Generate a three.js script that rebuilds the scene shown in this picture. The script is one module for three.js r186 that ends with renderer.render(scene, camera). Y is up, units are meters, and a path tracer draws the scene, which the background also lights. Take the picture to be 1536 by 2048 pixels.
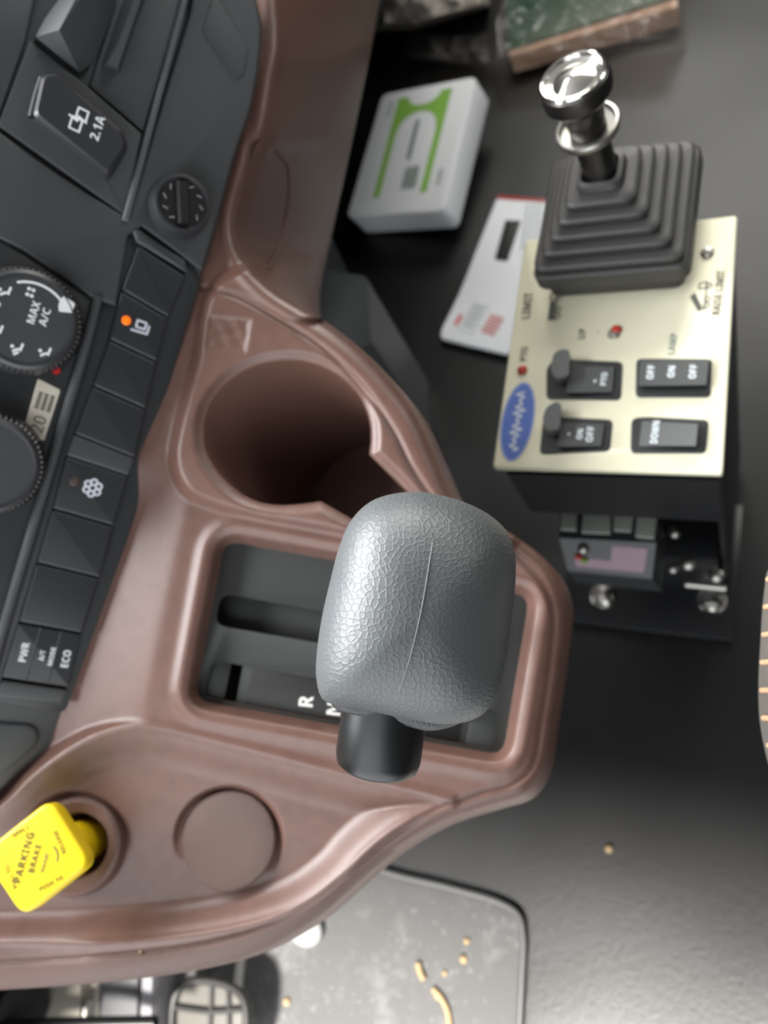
import * as THREE from 'three';
import { mergeGeometries, toCreasedNormals, mergeVertices } from 'three/addons/utils/BufferGeometryUtils.js';
import { ConvexGeometry } from 'three/addons/geometries/ConvexGeometry.js';
import { RectAreaLightUniformsLib } from 'three/addons/lights/RectAreaLightUniformsLib.js';

// ---------- camera, sky, light, exposure ----------
const FOCAL = 1547, CX = 768, CY = 1024, EYE = 0.77;            // focal length in pixels of the 1536 x 2048 frame, eye height above the cab floor
const V3 = (x, y, z) => new THREE.Vector3(x, y, z);
const camRay = (px, py) => V3((px - CX) / FOCAL, -(py - CY) / FOCAL, -1);
// straight down is seen at pixel (1500, 1700); x runs to the rear of the cab, z to the driver's door
const downCam = camRay(1500, 1700).normalize(), upCam = downCam.clone().negate();
let xCam = V3(1, 0, 0).addScaledVector(upCam, -upCam.x).normalize(), zCam = xCam.clone().cross(upCam);
const TURN = 13.2 * Math.PI / 180, xT = xCam.clone().multiplyScalar(Math.cos(TURN)).addScaledVector(zCam, Math.sin(TURN));
zCam = zCam.multiplyScalar(Math.cos(TURN)).addScaledVector(xCam, -Math.sin(TURN)); xCam = xT;
const toWorld = new THREE.Matrix4().makeBasis(xCam, upCam, zCam).transpose();
const scene = new THREE.Scene();
const camera = new THREE.PerspectiveCamera(2 * Math.atan(1024 / FOCAL) * 180 / Math.PI, 0.75, 0.02, 60);
camera.position.set(0, EYE, 0);
camera.quaternion.setFromRotationMatrix(toWorld);
camera.focus = 0.262; camera.userData.fStop = 8.5;
const renderer = new THREE.WebGLRenderer({ antialias: true });
renderer.toneMapping = THREE.LinearToneMapping;
renderer.toneMappingExposure = 1.0;
renderer.shadowMap.enabled = true;
scene.background = new THREE.Color().setRGB(0.9, 0.96, 1.0);     // overcast sky
RectAreaLightUniformsLib.init();
function windowLight(name, w, h, at, to, intensity, color = 0xffffff) {   // daylight entering through an opening of the cab
  const l = new THREE.RectAreaLight(color, intensity, w, h);
  l.name = name; l.position.set(...at); l.lookAt(...to); scene.add(l);
}
windowLight('windshield_daylight', 1.9, 0.72, [-0.93, 1.26, -0.55], [0, 1.2, -0.55], 31, 0xfcfdff);
windowLight('driver_door_daylight', 0.85, 1.5, [-0.17, 0.82, 0.66], [-0.17, 0.82, 0], 2.5, 0xf8fbff);
const sun = new THREE.DirectionalLight(0xfffaf2, 20);               // hazy sun over the driver's side: reaches only the floor by the door
sun.name = 'hazy_sun'; sun.position.set(0.2, 2.5, 1).multiplyScalar(3); sun.target.position.set(0, 0, 0.05); sun.castShadow = true; sun.shadow.radius = 18;
Object.assign(sun.shadow.camera, { left: -2, right: 2, top: 2, bottom: -2, near: 0.5, far: 14 }); sun.shadow.mapSize.set(2048, 2048);
scene.add(sun, sun.target);
windowLight('rear_window_daylight', 0.75, 0.55, [1.08, 1.25, -1.2], [0, 1.1, -1.0], 5, 0xffffff);
windowLight('passenger_window_daylight', 0.95, 0.8, [-0.15, 1.2, -1.72], [-0.15, 1.2, 0], 12, 0xfffcf4);

// ---------- helpers: from photo pixels to points on real planes ----------
const ORIGIN = V3(0, EYE, 0);
const ray = (px, py) => camRay(px, py).transformDirection(toWorld);
const onY = (px, py, y = 0) => { const r = ray(px, py); return r.multiplyScalar((y - EYE) / r.y).add(ORIGIN); };
const atDepth = (px, py, d) => camRay(px, py).multiplyScalar(d).applyMatrix4(toWorld).add(ORIGIN);
function frameOf(n, o) {                                          // a plane with origin o and unit normal n; u runs about to the picture's right
  const f = { o: o.clone(), n: n.clone().normalize() };
  const right = V3(1, 0, 0).applyMatrix4(toWorld);
  f.u = right.addScaledVector(f.n, -right.dot(f.n)).normalize(); f.v = f.n.clone().cross(f.u);
  f.m = new THREE.Matrix4().makeBasis(f.u, f.v, f.n).setPosition(f.o);
  return f;
}
function P(f, px, py, h = 0) { const r = ray(px, py), t = (f.o.clone().addScaledVector(f.n, h).sub(ORIGIN).dot(f.n)) / r.dot(f.n); return r.multiplyScalar(t).add(ORIGIN); }
const local = (f, p) => { const q = p.clone().sub(f.o); return new THREE.Vector2(q.dot(f.u), q.dot(f.v)); };
const L2 = (f, px, py, h = 0) => local(f, P(f, px, py, h));
const scaleAt = (f, px, py, h = 0) => P(f, px + 1, py, h).distanceTo(P(f, px, py, h));
const shifted = (f, h) => frameOf(f.n, f.o.clone().addScaledVector(f.n, h));
const K = frameOf(ray(860, 1120).negate(), atDepth(768, 1024, 0.42));        // console top, sloping to the rear and the driver
const DASH = frameOf(ray(0, 750).negate(), atDepth(300, 900, 0.43));         // dash face
const BRK = frameOf(ray(820, 1455).negate(), P(K, 200, 1690, -0.013));       // parking brake pocket
const PLATE_Y = 0.325;
const HOR = (y) => frameOf(V3(0, 1, 0), V3(0, y, 0));
const FLOOR = HOR(0);

let seed = 7; const rnd = () => { seed = (seed * 1664525 + 1013904223) >>> 0; return seed / 4294967296; };
const sstep = (a, b, x) => { const t = Math.min(1, Math.max(0, (x - a) / (b - a))); return t * t * (3 - 2 * t); };
const lerp = (a, b, t) => a + (b - a) * t;
function curve(pts, n = 120, closed = false) {
  const c = new THREE.CatmullRomCurve3(pts.map(([x, y]) => V3(x, y, 0)), closed, 'centripetal');
  const out = c.getSpacedPoints(n).map((p) => [p.x, p.y]); if (closed) out.pop(); return out;
}
function distTo(poly, x, y, closed) {
  let best = 1e9, bx = 0, by = 0;
  for (let i = 0, n = poly.length; i < (closed ? n : n - 1); i++) {
    const [ax, ay] = poly[i], [cx, cy] = poly[(i + 1) % n], dx = cx - ax, dy = cy - ay;
    const t = Math.min(1, Math.max(0, ((x - ax) * dx + (y - ay) * dy) / (dx * dx + dy * dy || 1))), qx = ax + dx * t, qy = ay + dy * t, d = (x - qx) ** 2 + (y - qy) ** 2;
    if (d < best) { best = d; bx = qx; by = qy; }
  }
  return [Math.sqrt(best), bx, by];
}
function within(poly, x, y) {
  let c = false;
  for (let i = 0, j = poly.length - 1; i < poly.length; j = i++) if ((poly[i][1] > y) !== (poly[j][1] > y) && x < (poly[j][0] - poly[i][0]) * (y - poly[i][1]) / (poly[j][1] - poly[i][1]) + poly[i][0]) c = !c;
  return c;
}
const sdf = (poly, x, y) => distTo(poly, x, y, true)[0] * (within(poly, x, y) ? -1 : 1);
function rounded(pts, r, seg = 5) {                               // polygon with its corners rounded
  if (!r) return pts;
  const out = [], n = pts.length;
  for (let i = 0; i < n; i++) {
    const p = pts[i], a = pts[(i + n - 1) % n], b = pts[(i + 1) % n];
    const da = Math.hypot(a[0] - p[0], a[1] - p[1]), db = Math.hypot(b[0] - p[0], b[1] - p[1]), k = Math.min(r, da * 0.48, db * 0.48);
    const s = [p[0] + (a[0] - p[0]) * k / da, p[1] + (a[1] - p[1]) * k / da], e = [p[0] + (b[0] - p[0]) * k / db, p[1] + (b[1] - p[1]) * k / db];
    for (let j = 0; j <= seg; j++) { const t = j / seg; out.push([(1 - t) ** 2 * s[0] + 2 * t * (1 - t) * p[0] + t * t * e[0], (1 - t) ** 2 * s[1] + 2 * t * (1 - t) * p[1] + t * t * e[1]]); }
  }
  return out;
}
const crease = (g, a = 0.6) => { const q = (g.index ? g.toNonIndexed() : g).scale(2000, 2000, 2000); return toCreasedNormals(q, a).scale(1 / 2000, 1 / 2000, 1 / 2000); };   // its welding tolerance is meant for larger units
// a plate whose top outline is seen at the given pixels; top at height h over plane f, thickness t, rounded edges b
function slab(f, px, h, t, { b = 0.0006, seg = 2, r = 0, holes = [], a = 0.6 } = {}) {
  const S = (poly, rr) => { const q = rounded(poly, rr).map(([x, y]) => L2(f, x, y, h)); return q; };
  const shape = new THREE.Shape(S(px, r));
  for (const [poly, rr] of holes) shape.holes.push(new THREE.Path(S(poly, rr)));
  return slabShape(f, shape, h, t, b, seg, a);
}
function slabShape(f, shape, h, t, b = 0.0006, seg = 2, a = 0.6, cs = 12) {
  const g = new THREE.ExtrudeGeometry(shape, { depth: t - 2 * b, bevelEnabled: b > 0, bevelSize: b, bevelThickness: b, bevelOffset: -b, bevelSegments: seg, curveSegments: cs });
  g.translate(0, 0, h - t + b);
  return crease(g.applyMatrix4(f.m), a);
}
// turned shape about the normal of plane f, centred where the pixel shows it at height h0; profile [radius, height]
function turned(f, px, py, h0, profile, n = 48, a = 0.5) {
  const c = P(f, px, py, h0).addScaledVector(f.n, -h0);
  const g = new THREE.LatheGeometry(profile.map(([r, z]) => new THREE.Vector2(Math.max(r, 1e-5), z)), n);
  g.rotateX(Math.PI / 2);
  return crease(g.applyMatrix4(new THREE.Matrix4().makeBasis(f.u, f.v, f.n).setPosition(c)), a);
}
function tube(pts, r, seg = 60, closed = false, rs = 8) { return new THREE.TubeGeometry(new THREE.CatmullRomCurve3(pts, closed, 'centripetal'), seg, r, rs, closed); }
const hull = (pts, a = 0.4) => crease(new ConvexGeometry(pts), a);
function rod(a, b, r, n = 20) { const d = b.clone().sub(a), g = new THREE.CylinderGeometry(r, r, d.length(), n); g.applyQuaternion(new THREE.Quaternion().setFromUnitVectors(V3(0, 1, 0), d.normalize())); g.translate((a.x + b.x) / 2, (a.y + b.y) / 2, (a.z + b.z) / 2); return g; }
function box(cx, cy, cz, w, h, d, b = 0.001) {
  const s = new THREE.Shape(rounded([[-w / 2, -h / 2], [w / 2, -h / 2], [w / 2, h / 2], [-w / 2, h / 2]], 0).map(([x, y]) => new THREE.Vector2(x, y)));
  const g = new THREE.ExtrudeGeometry(s, { depth: d - 2 * b, bevelEnabled: b > 0, bevelSize: b, bevelThickness: b, bevelOffset: -b, bevelSegments: 2 });
  g.translate(cx, cy, cz - d / 2 + b); return crease(g, 0.6);
}
function grid(rows) {                                             // rows of equally many points -> smooth sheet
  const g = new THREE.BufferGeometry(), w = rows[0].length, pos = [], idx = [];
  for (const r of rows) for (const p of r) pos.push(p.x, p.y, p.z);
  for (let i = 0; i + 1 < rows.length; i++) for (let j = 0; j + 1 < w; j++) { const k = i * w + j; idx.push(k, k + w, k + 1, k + 1, k + w, k + w + 1); }
  g.setAttribute('position', new THREE.Float32BufferAttribute(pos, 3)); g.setIndex(idx); g.computeVertexNormals(); return g;
}
function planarUV(g, f) {                                         // uv in metres on plane f
  const p = g.attributes.position, uv = new Float32Array(p.count * 2), q = V3(0, 0, 0);
  for (let i = 0; i < p.count; i++) { q.fromBufferAttribute(p, i).sub(f.o); uv[2 * i] = q.dot(f.u); uv[2 * i + 1] = q.dot(f.v); }
  g.setAttribute('uv', new THREE.BufferAttribute(uv, 2)); return g;
}
const names = {};
const numbered = (n) => { names[n] = (names[n] ?? -1) + 1; return names[n] ? n + '_' + String(names[n]).padStart(3, '0') : n; };
function thing(name, label, category, base, group) {
  const o = new THREE.Group(); o.name = numbered(name); o.position.copy(base); o.userData = { label, category }; if (group) o.userData.group = group; scene.add(o); return o;
}
function worldBase(o) { const v = V3(0, 0, 0); for (let p = o; p; p = p.parent) v.add(p.position); return v; }
function part(parent, name, g, m, label) {                        // geometry in world coordinates, hung under its thing or part
  const o = new THREE.Mesh(g, m), w = worldBase(parent); g.translate(-w.x, -w.y, -w.z);
  o.name = name; o.castShadow = o.receiveShadow = true; if (label) o.userData.label = label; parent.add(o); return o;
}
function single(name, label, category, g, m, group) {
  g.computeBoundingBox(); const b = g.boundingBox, c = b.getCenter(V3(0, 0, 0)); c.y = b.min.y; g.translate(-c.x, -c.y, -c.z);
  const o = new THREE.Mesh(g, m); o.name = numbered(name); o.position.copy(c); o.castShadow = o.receiveShadow = true; o.userData = { label, category }; if (group) o.userData.group = group; scene.add(o); return o;
}
function struct(name, g, m, label) { const o = new THREE.Mesh(g, m); o.name = name; o.castShadow = o.receiveShadow = true; o.userData = { kind: 'structure', label, category: name.split('_')[0] }; scene.add(o); return o; }

// ---------- textures ----------
function dataTex(n, fn, size, srgb = false) {                     // fn(x, y) in 0..1 -> grey or [r, g, b] 0..1; size: metres covered
  const d = new Uint8Array(n * n * 4);
  for (let y = 0; y < n; y++) for (let x = 0; x < n; x++) { const v = fn(x / n, y / n), k = (y * n + x) * 4, c = typeof v === 'number' ? [v, v, v] : v; for (let i = 0; i < 3; i++) d[k + i] = Math.max(0, Math.min(255, c[i] * 255)); d[k + 3] = 255; }
  const t = new THREE.DataTexture(d, n, n); t.wrapS = t.wrapT = THREE.RepeatWrapping; t.magFilter = THREE.LinearFilter; t.minFilter = THREE.LinearFilter;
  if (srgb) t.colorSpace = THREE.SRGBColorSpace; t.repeat.set(1 / size, 1 / size); t.needsUpdate = true; return t;
}
function lattice(n, s) { seed = s; const a = []; for (let i = 0; i < n * n; i++) a.push(rnd()); return (x, y) => { x *= n; y *= n; const i = Math.floor(x), j = Math.floor(y), u = x - i, v = y - j, q = u * u * (3 - 2 * u), w = v * v * (3 - 2 * v), A = (p, r) => a[((r % n + n) % n) * n + (p % n + n) % n]; return lerp(lerp(A(i, j), A(i + 1, j), q), lerp(A(i, j + 1), A(i + 1, j + 1), q), w); }; }
function cells(n, s, jit = 0.9) {                                 // tiling cellular noise: F2 - F1 and the cell's own value
  seed = s; const a = []; for (let i = 0; i < n * n; i++) a.push([rnd(), rnd(), rnd()]);
  return (x, y) => { x *= n; y *= n; const i = Math.floor(x), j = Math.floor(y); let f1 = 9, f2 = 9, v = 0; for (let p = -1; p <= 1; p++) for (let q = -1; q <= 1; q++) { const c = a[((j + q + n) % n) * n + (i + p + n) % n], d = Math.hypot(i + p + 0.5 + (c[0] - 0.5) * jit - x, j + q + 0.5 + (c[1] - 0.5) * jit - y); if (d < f1) { f2 = f1; f1 = d; v = c[2]; } else if (d < f2) f2 = d; } return [f2 - f1, v]; };
}
const n8 = lattice(8, 11), n24 = lattice(24, 12), n96 = lattice(96, 13), n200 = lattice(200, 14);
const c20 = cells(20, 21), c34 = cells(34, 22);
const leatherTex = dataTex(1024, (x, y) => { const wx = x + 0.012 * (n24(x, y) - 0.5), wy = y + 0.012 * (n24(y, x) - 0.5), [e, v] = c20(wx, wy), [e2] = c34(wx, wy); return Math.min(1, Math.max(0, 0.15 + 0.55 * sstep(0, 0.32, e) + 0.14 * sstep(0, 0.25, e2) + 0.1 * v + 0.06 * n96(x, y))); }, 0.04);
const grainTex = dataTex(512, (x, y) => 0.5 * n96(x, y) + 0.5 * n200(x, y), 0.03);
const padTex = dataTex(256, (x, y) => { const [e] = c20(x, y); return 0.2 + 0.7 * sstep(0, 0.3, e); }, 0.025);
const weaveTex = dataTex(512, (x, y) => { const u = x * 48, v = y * 48; return 0.5 + 0.25 * Math.sin(u * 2 * Math.PI) * Math.sin(v * 2 * Math.PI) + 0.25 * Math.sin((u + v) * Math.PI); }, 0.07);
const vinylTex = dataTex(512, (x, y) => 0.35 * n200(x, y) + 0.3 * n96(x, y) + 0.35 * n24(x, y), 0.08);
const dustTex = dataTex(1024, (x, y) => { const d = sstep(0.45, 0.85, 0.5 * n8(x, y) + 0.3 * n24(x, y) + 0.2 * n96(x, y)), s = sstep(0.86, 0.97, n200(x, y)) * 0.35; const k = 0.78 + 0.3 * d + s; return [k * 0.66, k * 0.67, k * 0.68]; }, 0.5, true);
const fabricTex = dataTex(256, (x, y) => 0.5 + 0.25 * Math.sin(x * 2 * Math.PI * 24) + 0.25 * Math.sin(y * 2 * Math.PI * 24), 0.03);

// ---------- materials ----------
const M = (color, roughness = 0.6, more = {}) => new THREE.MeshPhysicalMaterial({ color, roughness, ...more });
const mat = {
  brown: M('#664b42', 0.36, { bumpMap: grainTex, bumpScale: 0.00006 }),
  brownPad: M('#624a42', 0.5, { bumpMap: padTex, bumpScale: 0.00025 }),
  brownBlank: M('#614d45', 0.5, { bumpMap: grainTex, bumpScale: 0.00006 }),
  dash: M('#3b3d3f', 0.48, { bumpMap: grainTex, bumpScale: 0.00005 }),
  dashDark: M('#26282a', 0.45, { bumpMap: grainTex, bumpScale: 0.00004 }),
  dashGloss: M('#2c2d30', 0.38),
  button: M('#242629', 0.4),
  black: M('#0b0b0c', 0.5),
  blackMetal: M('#111214', 0.4),
  gearGrey: M('#2b2d2b', 0.48, { bumpMap: grainTex, bumpScale: 0.00004 }),
  gearDark: M('#161514', 0.4),
  leather: M('#4a4d4e', 0.44, { bumpMap: leatherTex, bumpScale: 0.00014 }),
  leatherEdge: M('#2a2b2d', 0.4, { bumpMap: grainTex, bumpScale: 0.0002 }),
  satin: M('#0e0f10', 0.36),
  satinTrim: M('#54585b', 0.3),
  seam: M('#5d6163', 0.5),
  yellow: M('#e8c80a', 0.42),
  chrome: M('#e8e6e0', 0.12, { metalness: 1 }),
  steel: M('#a3a19b', 0.36, { metalness: 1 }),
  darkSteel: M('#4b4947', 0.32, { metalness: 0.9 }),
  cream: M('#d9d6bc', 0.42, { metalness: 0.25 }),
  rubber: M('#302f2e', 0.5),
  rubberDark: M('#222120', 0.5),
  switchBody: M('#222324', 0.4),
  rocker: M('#4a4c4b', 0.38),
  red: M('#a8301f', 0.3),
  redDot: M('#b01515', 0.4),
  orange: new THREE.MeshPhysicalMaterial({ color: '#ff7a10', roughness: 0.4, emissive: '#ff6a00', emissiveIntensity: 0.6 }),
  white: M('#e4e7ea', 0.5),
  cardboard: M('#e6e8ea', 0.45),
  green: M('#0a4a30', 0.4),
  paper: M('#cfae98', 0.7),
  plastic: M('#f2ede8', 0.15, { transmission: 0.94, thickness: 0, ior: 1.3 }),
  bag: M('#a39c92', 0.55),
  floor: M('#232528', 0.42, { bumpMap: vinylTex, bumpScale: 0.00018, map: dustTex }),
  mat: M('#5d5d5d', 0.62, { bumpMap: weaveTex, bumpScale: 0.0004, map: dustTex }),
  matEdge: M('#4d4d4d', 0.45),
  seat: M('#5f5a53', 0.85, { bumpMap: fabricTex, bumpScale: 0.0004 }),
  stitch: M('#c39a78', 0.6),
  shell: M('#353433', 0.8),
  shellDark: M('#2b2a2a', 0.7),
  crumb: M('#97815f', 0.7),
  smoke: M('#6d4a5b', 0.25),
};
mat.brown.map = dataTex(512, (x, y) => { const k = 0.93 + 0.1 * n24(x, y) + 0.03 * n200(x, y); return [k, k, k]; }, 0.12, true);
mat.floor.color.set('#191a1c'); mat.mat.color.set('#8d8a88');
mat.leather.bumpMap.needsUpdate = true;

// lettering and symbols printed on a surface: a true rectangle centred at pixel c, read towards pixel to, wpx x hpx pixels large there
function print(parent, name, f, h, c, to, wpx, hpx, draw, { cw = 256, m = {}, label } = {}) {
  const ch = Math.max(16, Math.round(cw * hpx / wpx)), cv = document.createElement('canvas'); cv.width = cw; cv.height = ch;
  const g2 = cv.getContext('2d'); g2.clearRect(0, 0, cw, ch); g2.textAlign = 'center'; g2.textBaseline = 'middle'; draw(g2, cw, ch);
  const t = new THREE.CanvasTexture(cv); t.colorSpace = THREE.SRGBColorSpace;
  const o = P(f, ...c, h), q = P(f, ...to, h), s = q.distanceTo(o) / Math.hypot(to[0] - c[0], to[1] - c[1]);
  const e1 = q.sub(o).normalize(), e2 = f.n.clone().cross(e1), w = wpx * s / 2, hh = hpx * s / 2;
  const g = new THREE.PlaneGeometry(2 * w, 2 * hh); g.applyMatrix4(new THREE.Matrix4().makeBasis(e1, e2, f.n).setPosition(o));
  return part(parent, name, g, new THREE.MeshPhysicalMaterial({ map: t, transparent: true, roughness: 0.5, ...m }), label);
}
const text = (s, color, size, weight = 'bold') => (g, w, h) => { g.fillStyle = color; g.font = weight + ' ' + Math.round(size * h) + 'px sans-serif'; g.fillText(s, w / 2, h / 2, w * 0.98); };

// ---------- the cab: floor, walls with openings, roof ----------
{
  const y0 = -0.04, fl = new THREE.BoxGeometry(2.3, 0.04, 2.6, 230, 1, 260), fp = fl.attributes.position; fl.translate(0, -0.02, -0.55);
  const w1 = lattice(16, 51), w2 = lattice(34, 52);               // loosely laid vinyl: shallow waves
  for (let i = 0; i < fp.count; i++) if (fp.getY(i) > -0.01) fp.setY(i, -0.0045 * w1(fp.getX(i) / 2.6 + 0.5, fp.getZ(i) / 2.6 + 0.75) - 0.0012 * w2(fp.getX(i) / 2.6 + 0.5, fp.getZ(i) / 2.6 + 0.75));
  fl.computeVertexNormals();
  planarUV(fl, FLOOR); struct('floor', fl, mat.floor, 'black vinyl cab floor with a dusty sheen');
  const wall = (outline, holes, place, name, label, m = mat.shell) => { const s = new THREE.Shape(outline.map(([x, y]) => new THREE.Vector2(x, y))); for (const h of holes) s.holes.push(new THREE.Path(h.map(([x, y]) => new THREE.Vector2(x, y)))); const g = new THREE.ExtrudeGeometry(s, { depth: 0.05, bevelEnabled: false }); place(g); struct(name, g, m, label); };
  const R = (x0, y0, x1, y1) => [[x0, y0], [x1, y0], [x1, y1], [x0, y1]];
  wall(R(-1.0, y0, 1.1, 1.75), [R(-0.62, 0.04, 0.5, 1.6)], (g) => g.translate(0, 0, 0.68), 'wall_left', 'grey cab side wall with the driver door opening');
  wall(R(-1.0, y0, 1.1, 1.75), [R(-0.65, 0.78, 0.35, 1.62)], (g) => g.translate(0, 0, -1.8), 'wall_right', 'grey cab side wall with the passenger window opening');
  wall(R(-1.75, y0, 0.68, 1.75), [R(-1.55, 0.84, 0.48, 1.64)], (g) => { g.rotateY(-Math.PI / 2); g.translate(-0.95, 0, 0); }, 'wall_front', 'cab front wall with the windshield opening');
  wall(R(-1.75, y0, 0.68, 1.75), [R(-1.6, 0.95, -0.8, 1.55)], (g) => { g.rotateY(-Math.PI / 2); g.translate(1.15, 0, 0); }, 'wall_rear', 'grey rear wall of the cab with a window opening');
  const ce = new THREE.BoxGeometry(2.15, 0.04, 2.53); ce.translate(0.075, 1.77, -0.56); struct('ceiling', ce, mat.shell, 'light grey headliner of the cab');
}

// ---------- dashboard ----------
const dash = thing('dashboard', 'charcoal plastic dashboard with dials, switch column and socket cover', 'dashboard', P(DASH, 250, 1100));
{
  const edge = curve([[420, -256], [490, -70], [516, 0], [527, 55], [523, 110], [504, 219], [478, 292], [428, 480], [400, 570], [358, 733], [309, 922], [293, 982], [252, 1128], [217, 1275], [182, 1392], [155, 1448], [100, 1500], [40, 1548], [0, 1588], [-80, 1640]], 90);
  part(dash, 'face_panel', slab(DASH, [...edge, [-420, 1640], [-420, -256]], -0.004, 0.02, { b: 0.0035, seg: 4 }), mat.dash);
  // surround between the socket module and the brown trim
  part(dash, 'surround_panel', slab(DASH, [...curve([[393, -60], [392, -20], [330, 190], [257, 437]], 6), ...curve([[257, 437], [120, 350], [-20, 250]], 4), [-420, 250], [-420, 270], ...curve([[0, 468], [95, 532], [186, 596]], 4).slice(1), [232, 610], [256, 470], [285, 452], [376, 520], [404, 540], ...curve([[424, 470], [472, 300], [500, 219], [519, 110], [522, 55], [512, 0], [496, -60]], 26)], 0.0015, 0.006, { b: 0.0012, seg: 3 }), mat.dash);
  part(dash, 'blank_cover', slab(DASH, [[423, 0], [403, 60], [474, 162], [490, 148], [498, 97], [436, -4]], 0.0024, 0.003, { b: 0.0008, r: 12 }), mat.dash);
  // socket module: frame edge, tray panels, seam
  part(dash, 'module_edge', slab(DASH, [[380, -60], [393, -60], [259, 442], [244, 440], [248, 425]], 0.0045, 0.008, { b: 0.0016, seg: 3 }), mat.satinTrim, 'satin grey edge trim');
  part(dash, 'tray_panel', slab(DASH, [[376, -60], [357, 30], [287, 262], [180, 172], [250, -60]], 0.0, 0.006, { b: 0.001, r: 4 }), mat.dash);
  part(dash, 'tray_divider', hull([...[[222, 126], [236, 134], [302, -60], [290, -60]].map(([x, y]) => P(DASH, x, y, 0.009)), ...[[198, 132], [238, 150], [312, -60], [262, -60]].map(([x, y]) => P(DASH, x, y, -0.002))]), mat.dash);
  part(dash, 'socket_panel', slab(DASH, [[60, 80], [172, 170], [284, 268], [250, 430], [120, 338], [-4, 250]], 0.0012, 0.006, { b: 0.0008, r: 3 }), mat.dash);
  part(dash, 'grip', hull([...curve([[72, 74], [88, 40], [135, -20], [160, -60]], 8).map(([x, y]) => P(DASH, x, y, 0.004)), ...[[118, 60], [150, 0], [200, -60]].map(([x, y]) => P(DASH, x, y, 0.014)), ...curve([[160, 145], [178, 132], [210, 70], [248, -60]], 8).map(([x, y]) => P(DASH, x, y, 0.002)), ...[[70, 76], [160, 148], [176, 140]].map(([x, y]) => P(DASH, x, y, -0.004))], 0.5), mat.dash, 'dark grey moulded grip');
  part(dash, 'side_pillar', slab(DASH, [[84, -60], [50, 85], [-4, 236], [-420, 236], [-420, -60]], 0.0005, 0.006, { b: 0.0015 }), mat.dash);
  // socket cover with its charging symbol
  const cover = part(dash, 'socket_cover', hull([...rounded([[90, 154], [112, 150], [240, 266], [248, 290], [214, 340], [74, 226]], 10).map(([x, y]) => P(DASH, x, y, 0.0145)), ...rounded([[84, 150], [112, 146], [246, 262], [254, 292], [218, 350], [66, 232]], 12).map(([x, y]) => P(DASH, x, y, 0.0125)), ...rounded([[78, 152], [108, 147], [248, 268], [258, 300], [219, 366], [58, 246]], 14).map(([x, y]) => P(DASH, x, y, -0.003))], 0.5), mat.dashGloss, 'dark hinged socket cover');
  part(cover, 'hinge', tube([P(DASH, 64, 236, 0.009), P(DASH, 74, 195, 0.009), P(DASH, 86, 158, 0.009)], 0.0022, 10), mat.dashGloss);
  print(cover, 'symbol', DASH, 0.0149, [174, 246], [186, 208], 62, 74, (g, w, h) => {
    g.strokeStyle = g.fillStyle = '#e8ecec'; g.lineWidth = w * 0.06; g.lineJoin = 'round';
    g.strokeRect(w * 0.12, h * 0.12, w * 0.38, h * 0.26); g.strokeRect(w * 0.5, h * 0.2, w * 0.34, h * 0.26); g.beginPath(); g.moveTo(w * 0.5, h * 0.02); g.lineTo(w * 0.42, h * 0.26); g.lineTo(w * 0.58, h * 0.26); g.lineTo(w * 0.48, h * 0.5); g.stroke();
    g.font = 'bold ' + Math.round(h * 0.33) + 'px sans-serif'; g.fillText('2.1A', w * 0.5, h * 0.78, w * 0.9);
  });
  // small rotary switch by the trim
  const RS = [366, 406, 0.014];
  const rot = part(dash, 'rotary_switch', turned(DASH, ...RS, [[0.0168, -0.004], [0.0165, 0.003], [0.0152, 0.0115], [0.0142, 0.0138], [0.0128, 0.014], [0.0118, 0.0125]]), mat.dashGloss, 'dark small rotary switch');
  part(rot, 'dial_face', turned(DASH, ...RS, [[0.0122, 0.0126], [0, 0.0126]]), mat.black);
  { const c0 = P(DASH, ...RS).addScaledVector(DASH.n, -0.014); part(rot, 'grip_bar', hull([[-0.0035, -0.0105], [0.0035, -0.0105], [0.0035, 0.0105], [-0.0035, 0.0105]].flatMap(([a, b]) => [0.0122, 0.0165].map((h) => c0.clone().addScaledVector(DASH.n, h).addScaledVector(DASH.u, a * (h > 0.015 ? 0.6 : 1)).addScaledVector(DASH.v, b)))), mat.black); }
  print(rot, 'markings', DASH, 0.0143, [366, 406], [362, 440], 100, 100, (g, w, h) => { g.strokeStyle = '#9a9b9d'; g.lineWidth = 5; for (let i = 0; i < 9; i++) { const a = i * 0.6 + 0.4; g.beginPath(); g.moveTo(w / 2 + Math.cos(a) * w * 0.34, h / 2 + Math.sin(a) * h * 0.34); g.lineTo(w / 2 + Math.cos(a + 0.2) * w * 0.42, h / 2 + Math.sin(a + 0.2) * h * 0.42); g.stroke(); } });
  // climate panel and its frame
  part(dash, 'climate_panel', slab(DASH, [[186, 598], [160, 690], [100, 905], [40, 1110], [0, 1250], [-420, 1250], [-420, 310], [-30, 458]], -0.001, 0.004, { b: 0.001 }), mat.dashDark);
  part(dash, 'climate_frame', tube([[197, 592], [172, 690], [110, 905], [50, 1110], [4, 1268], [-30, 1400]].map(([x, y]) => P(DASH, x, y, 0.0002)), 0.0028, 40), mat.dash);
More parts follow.
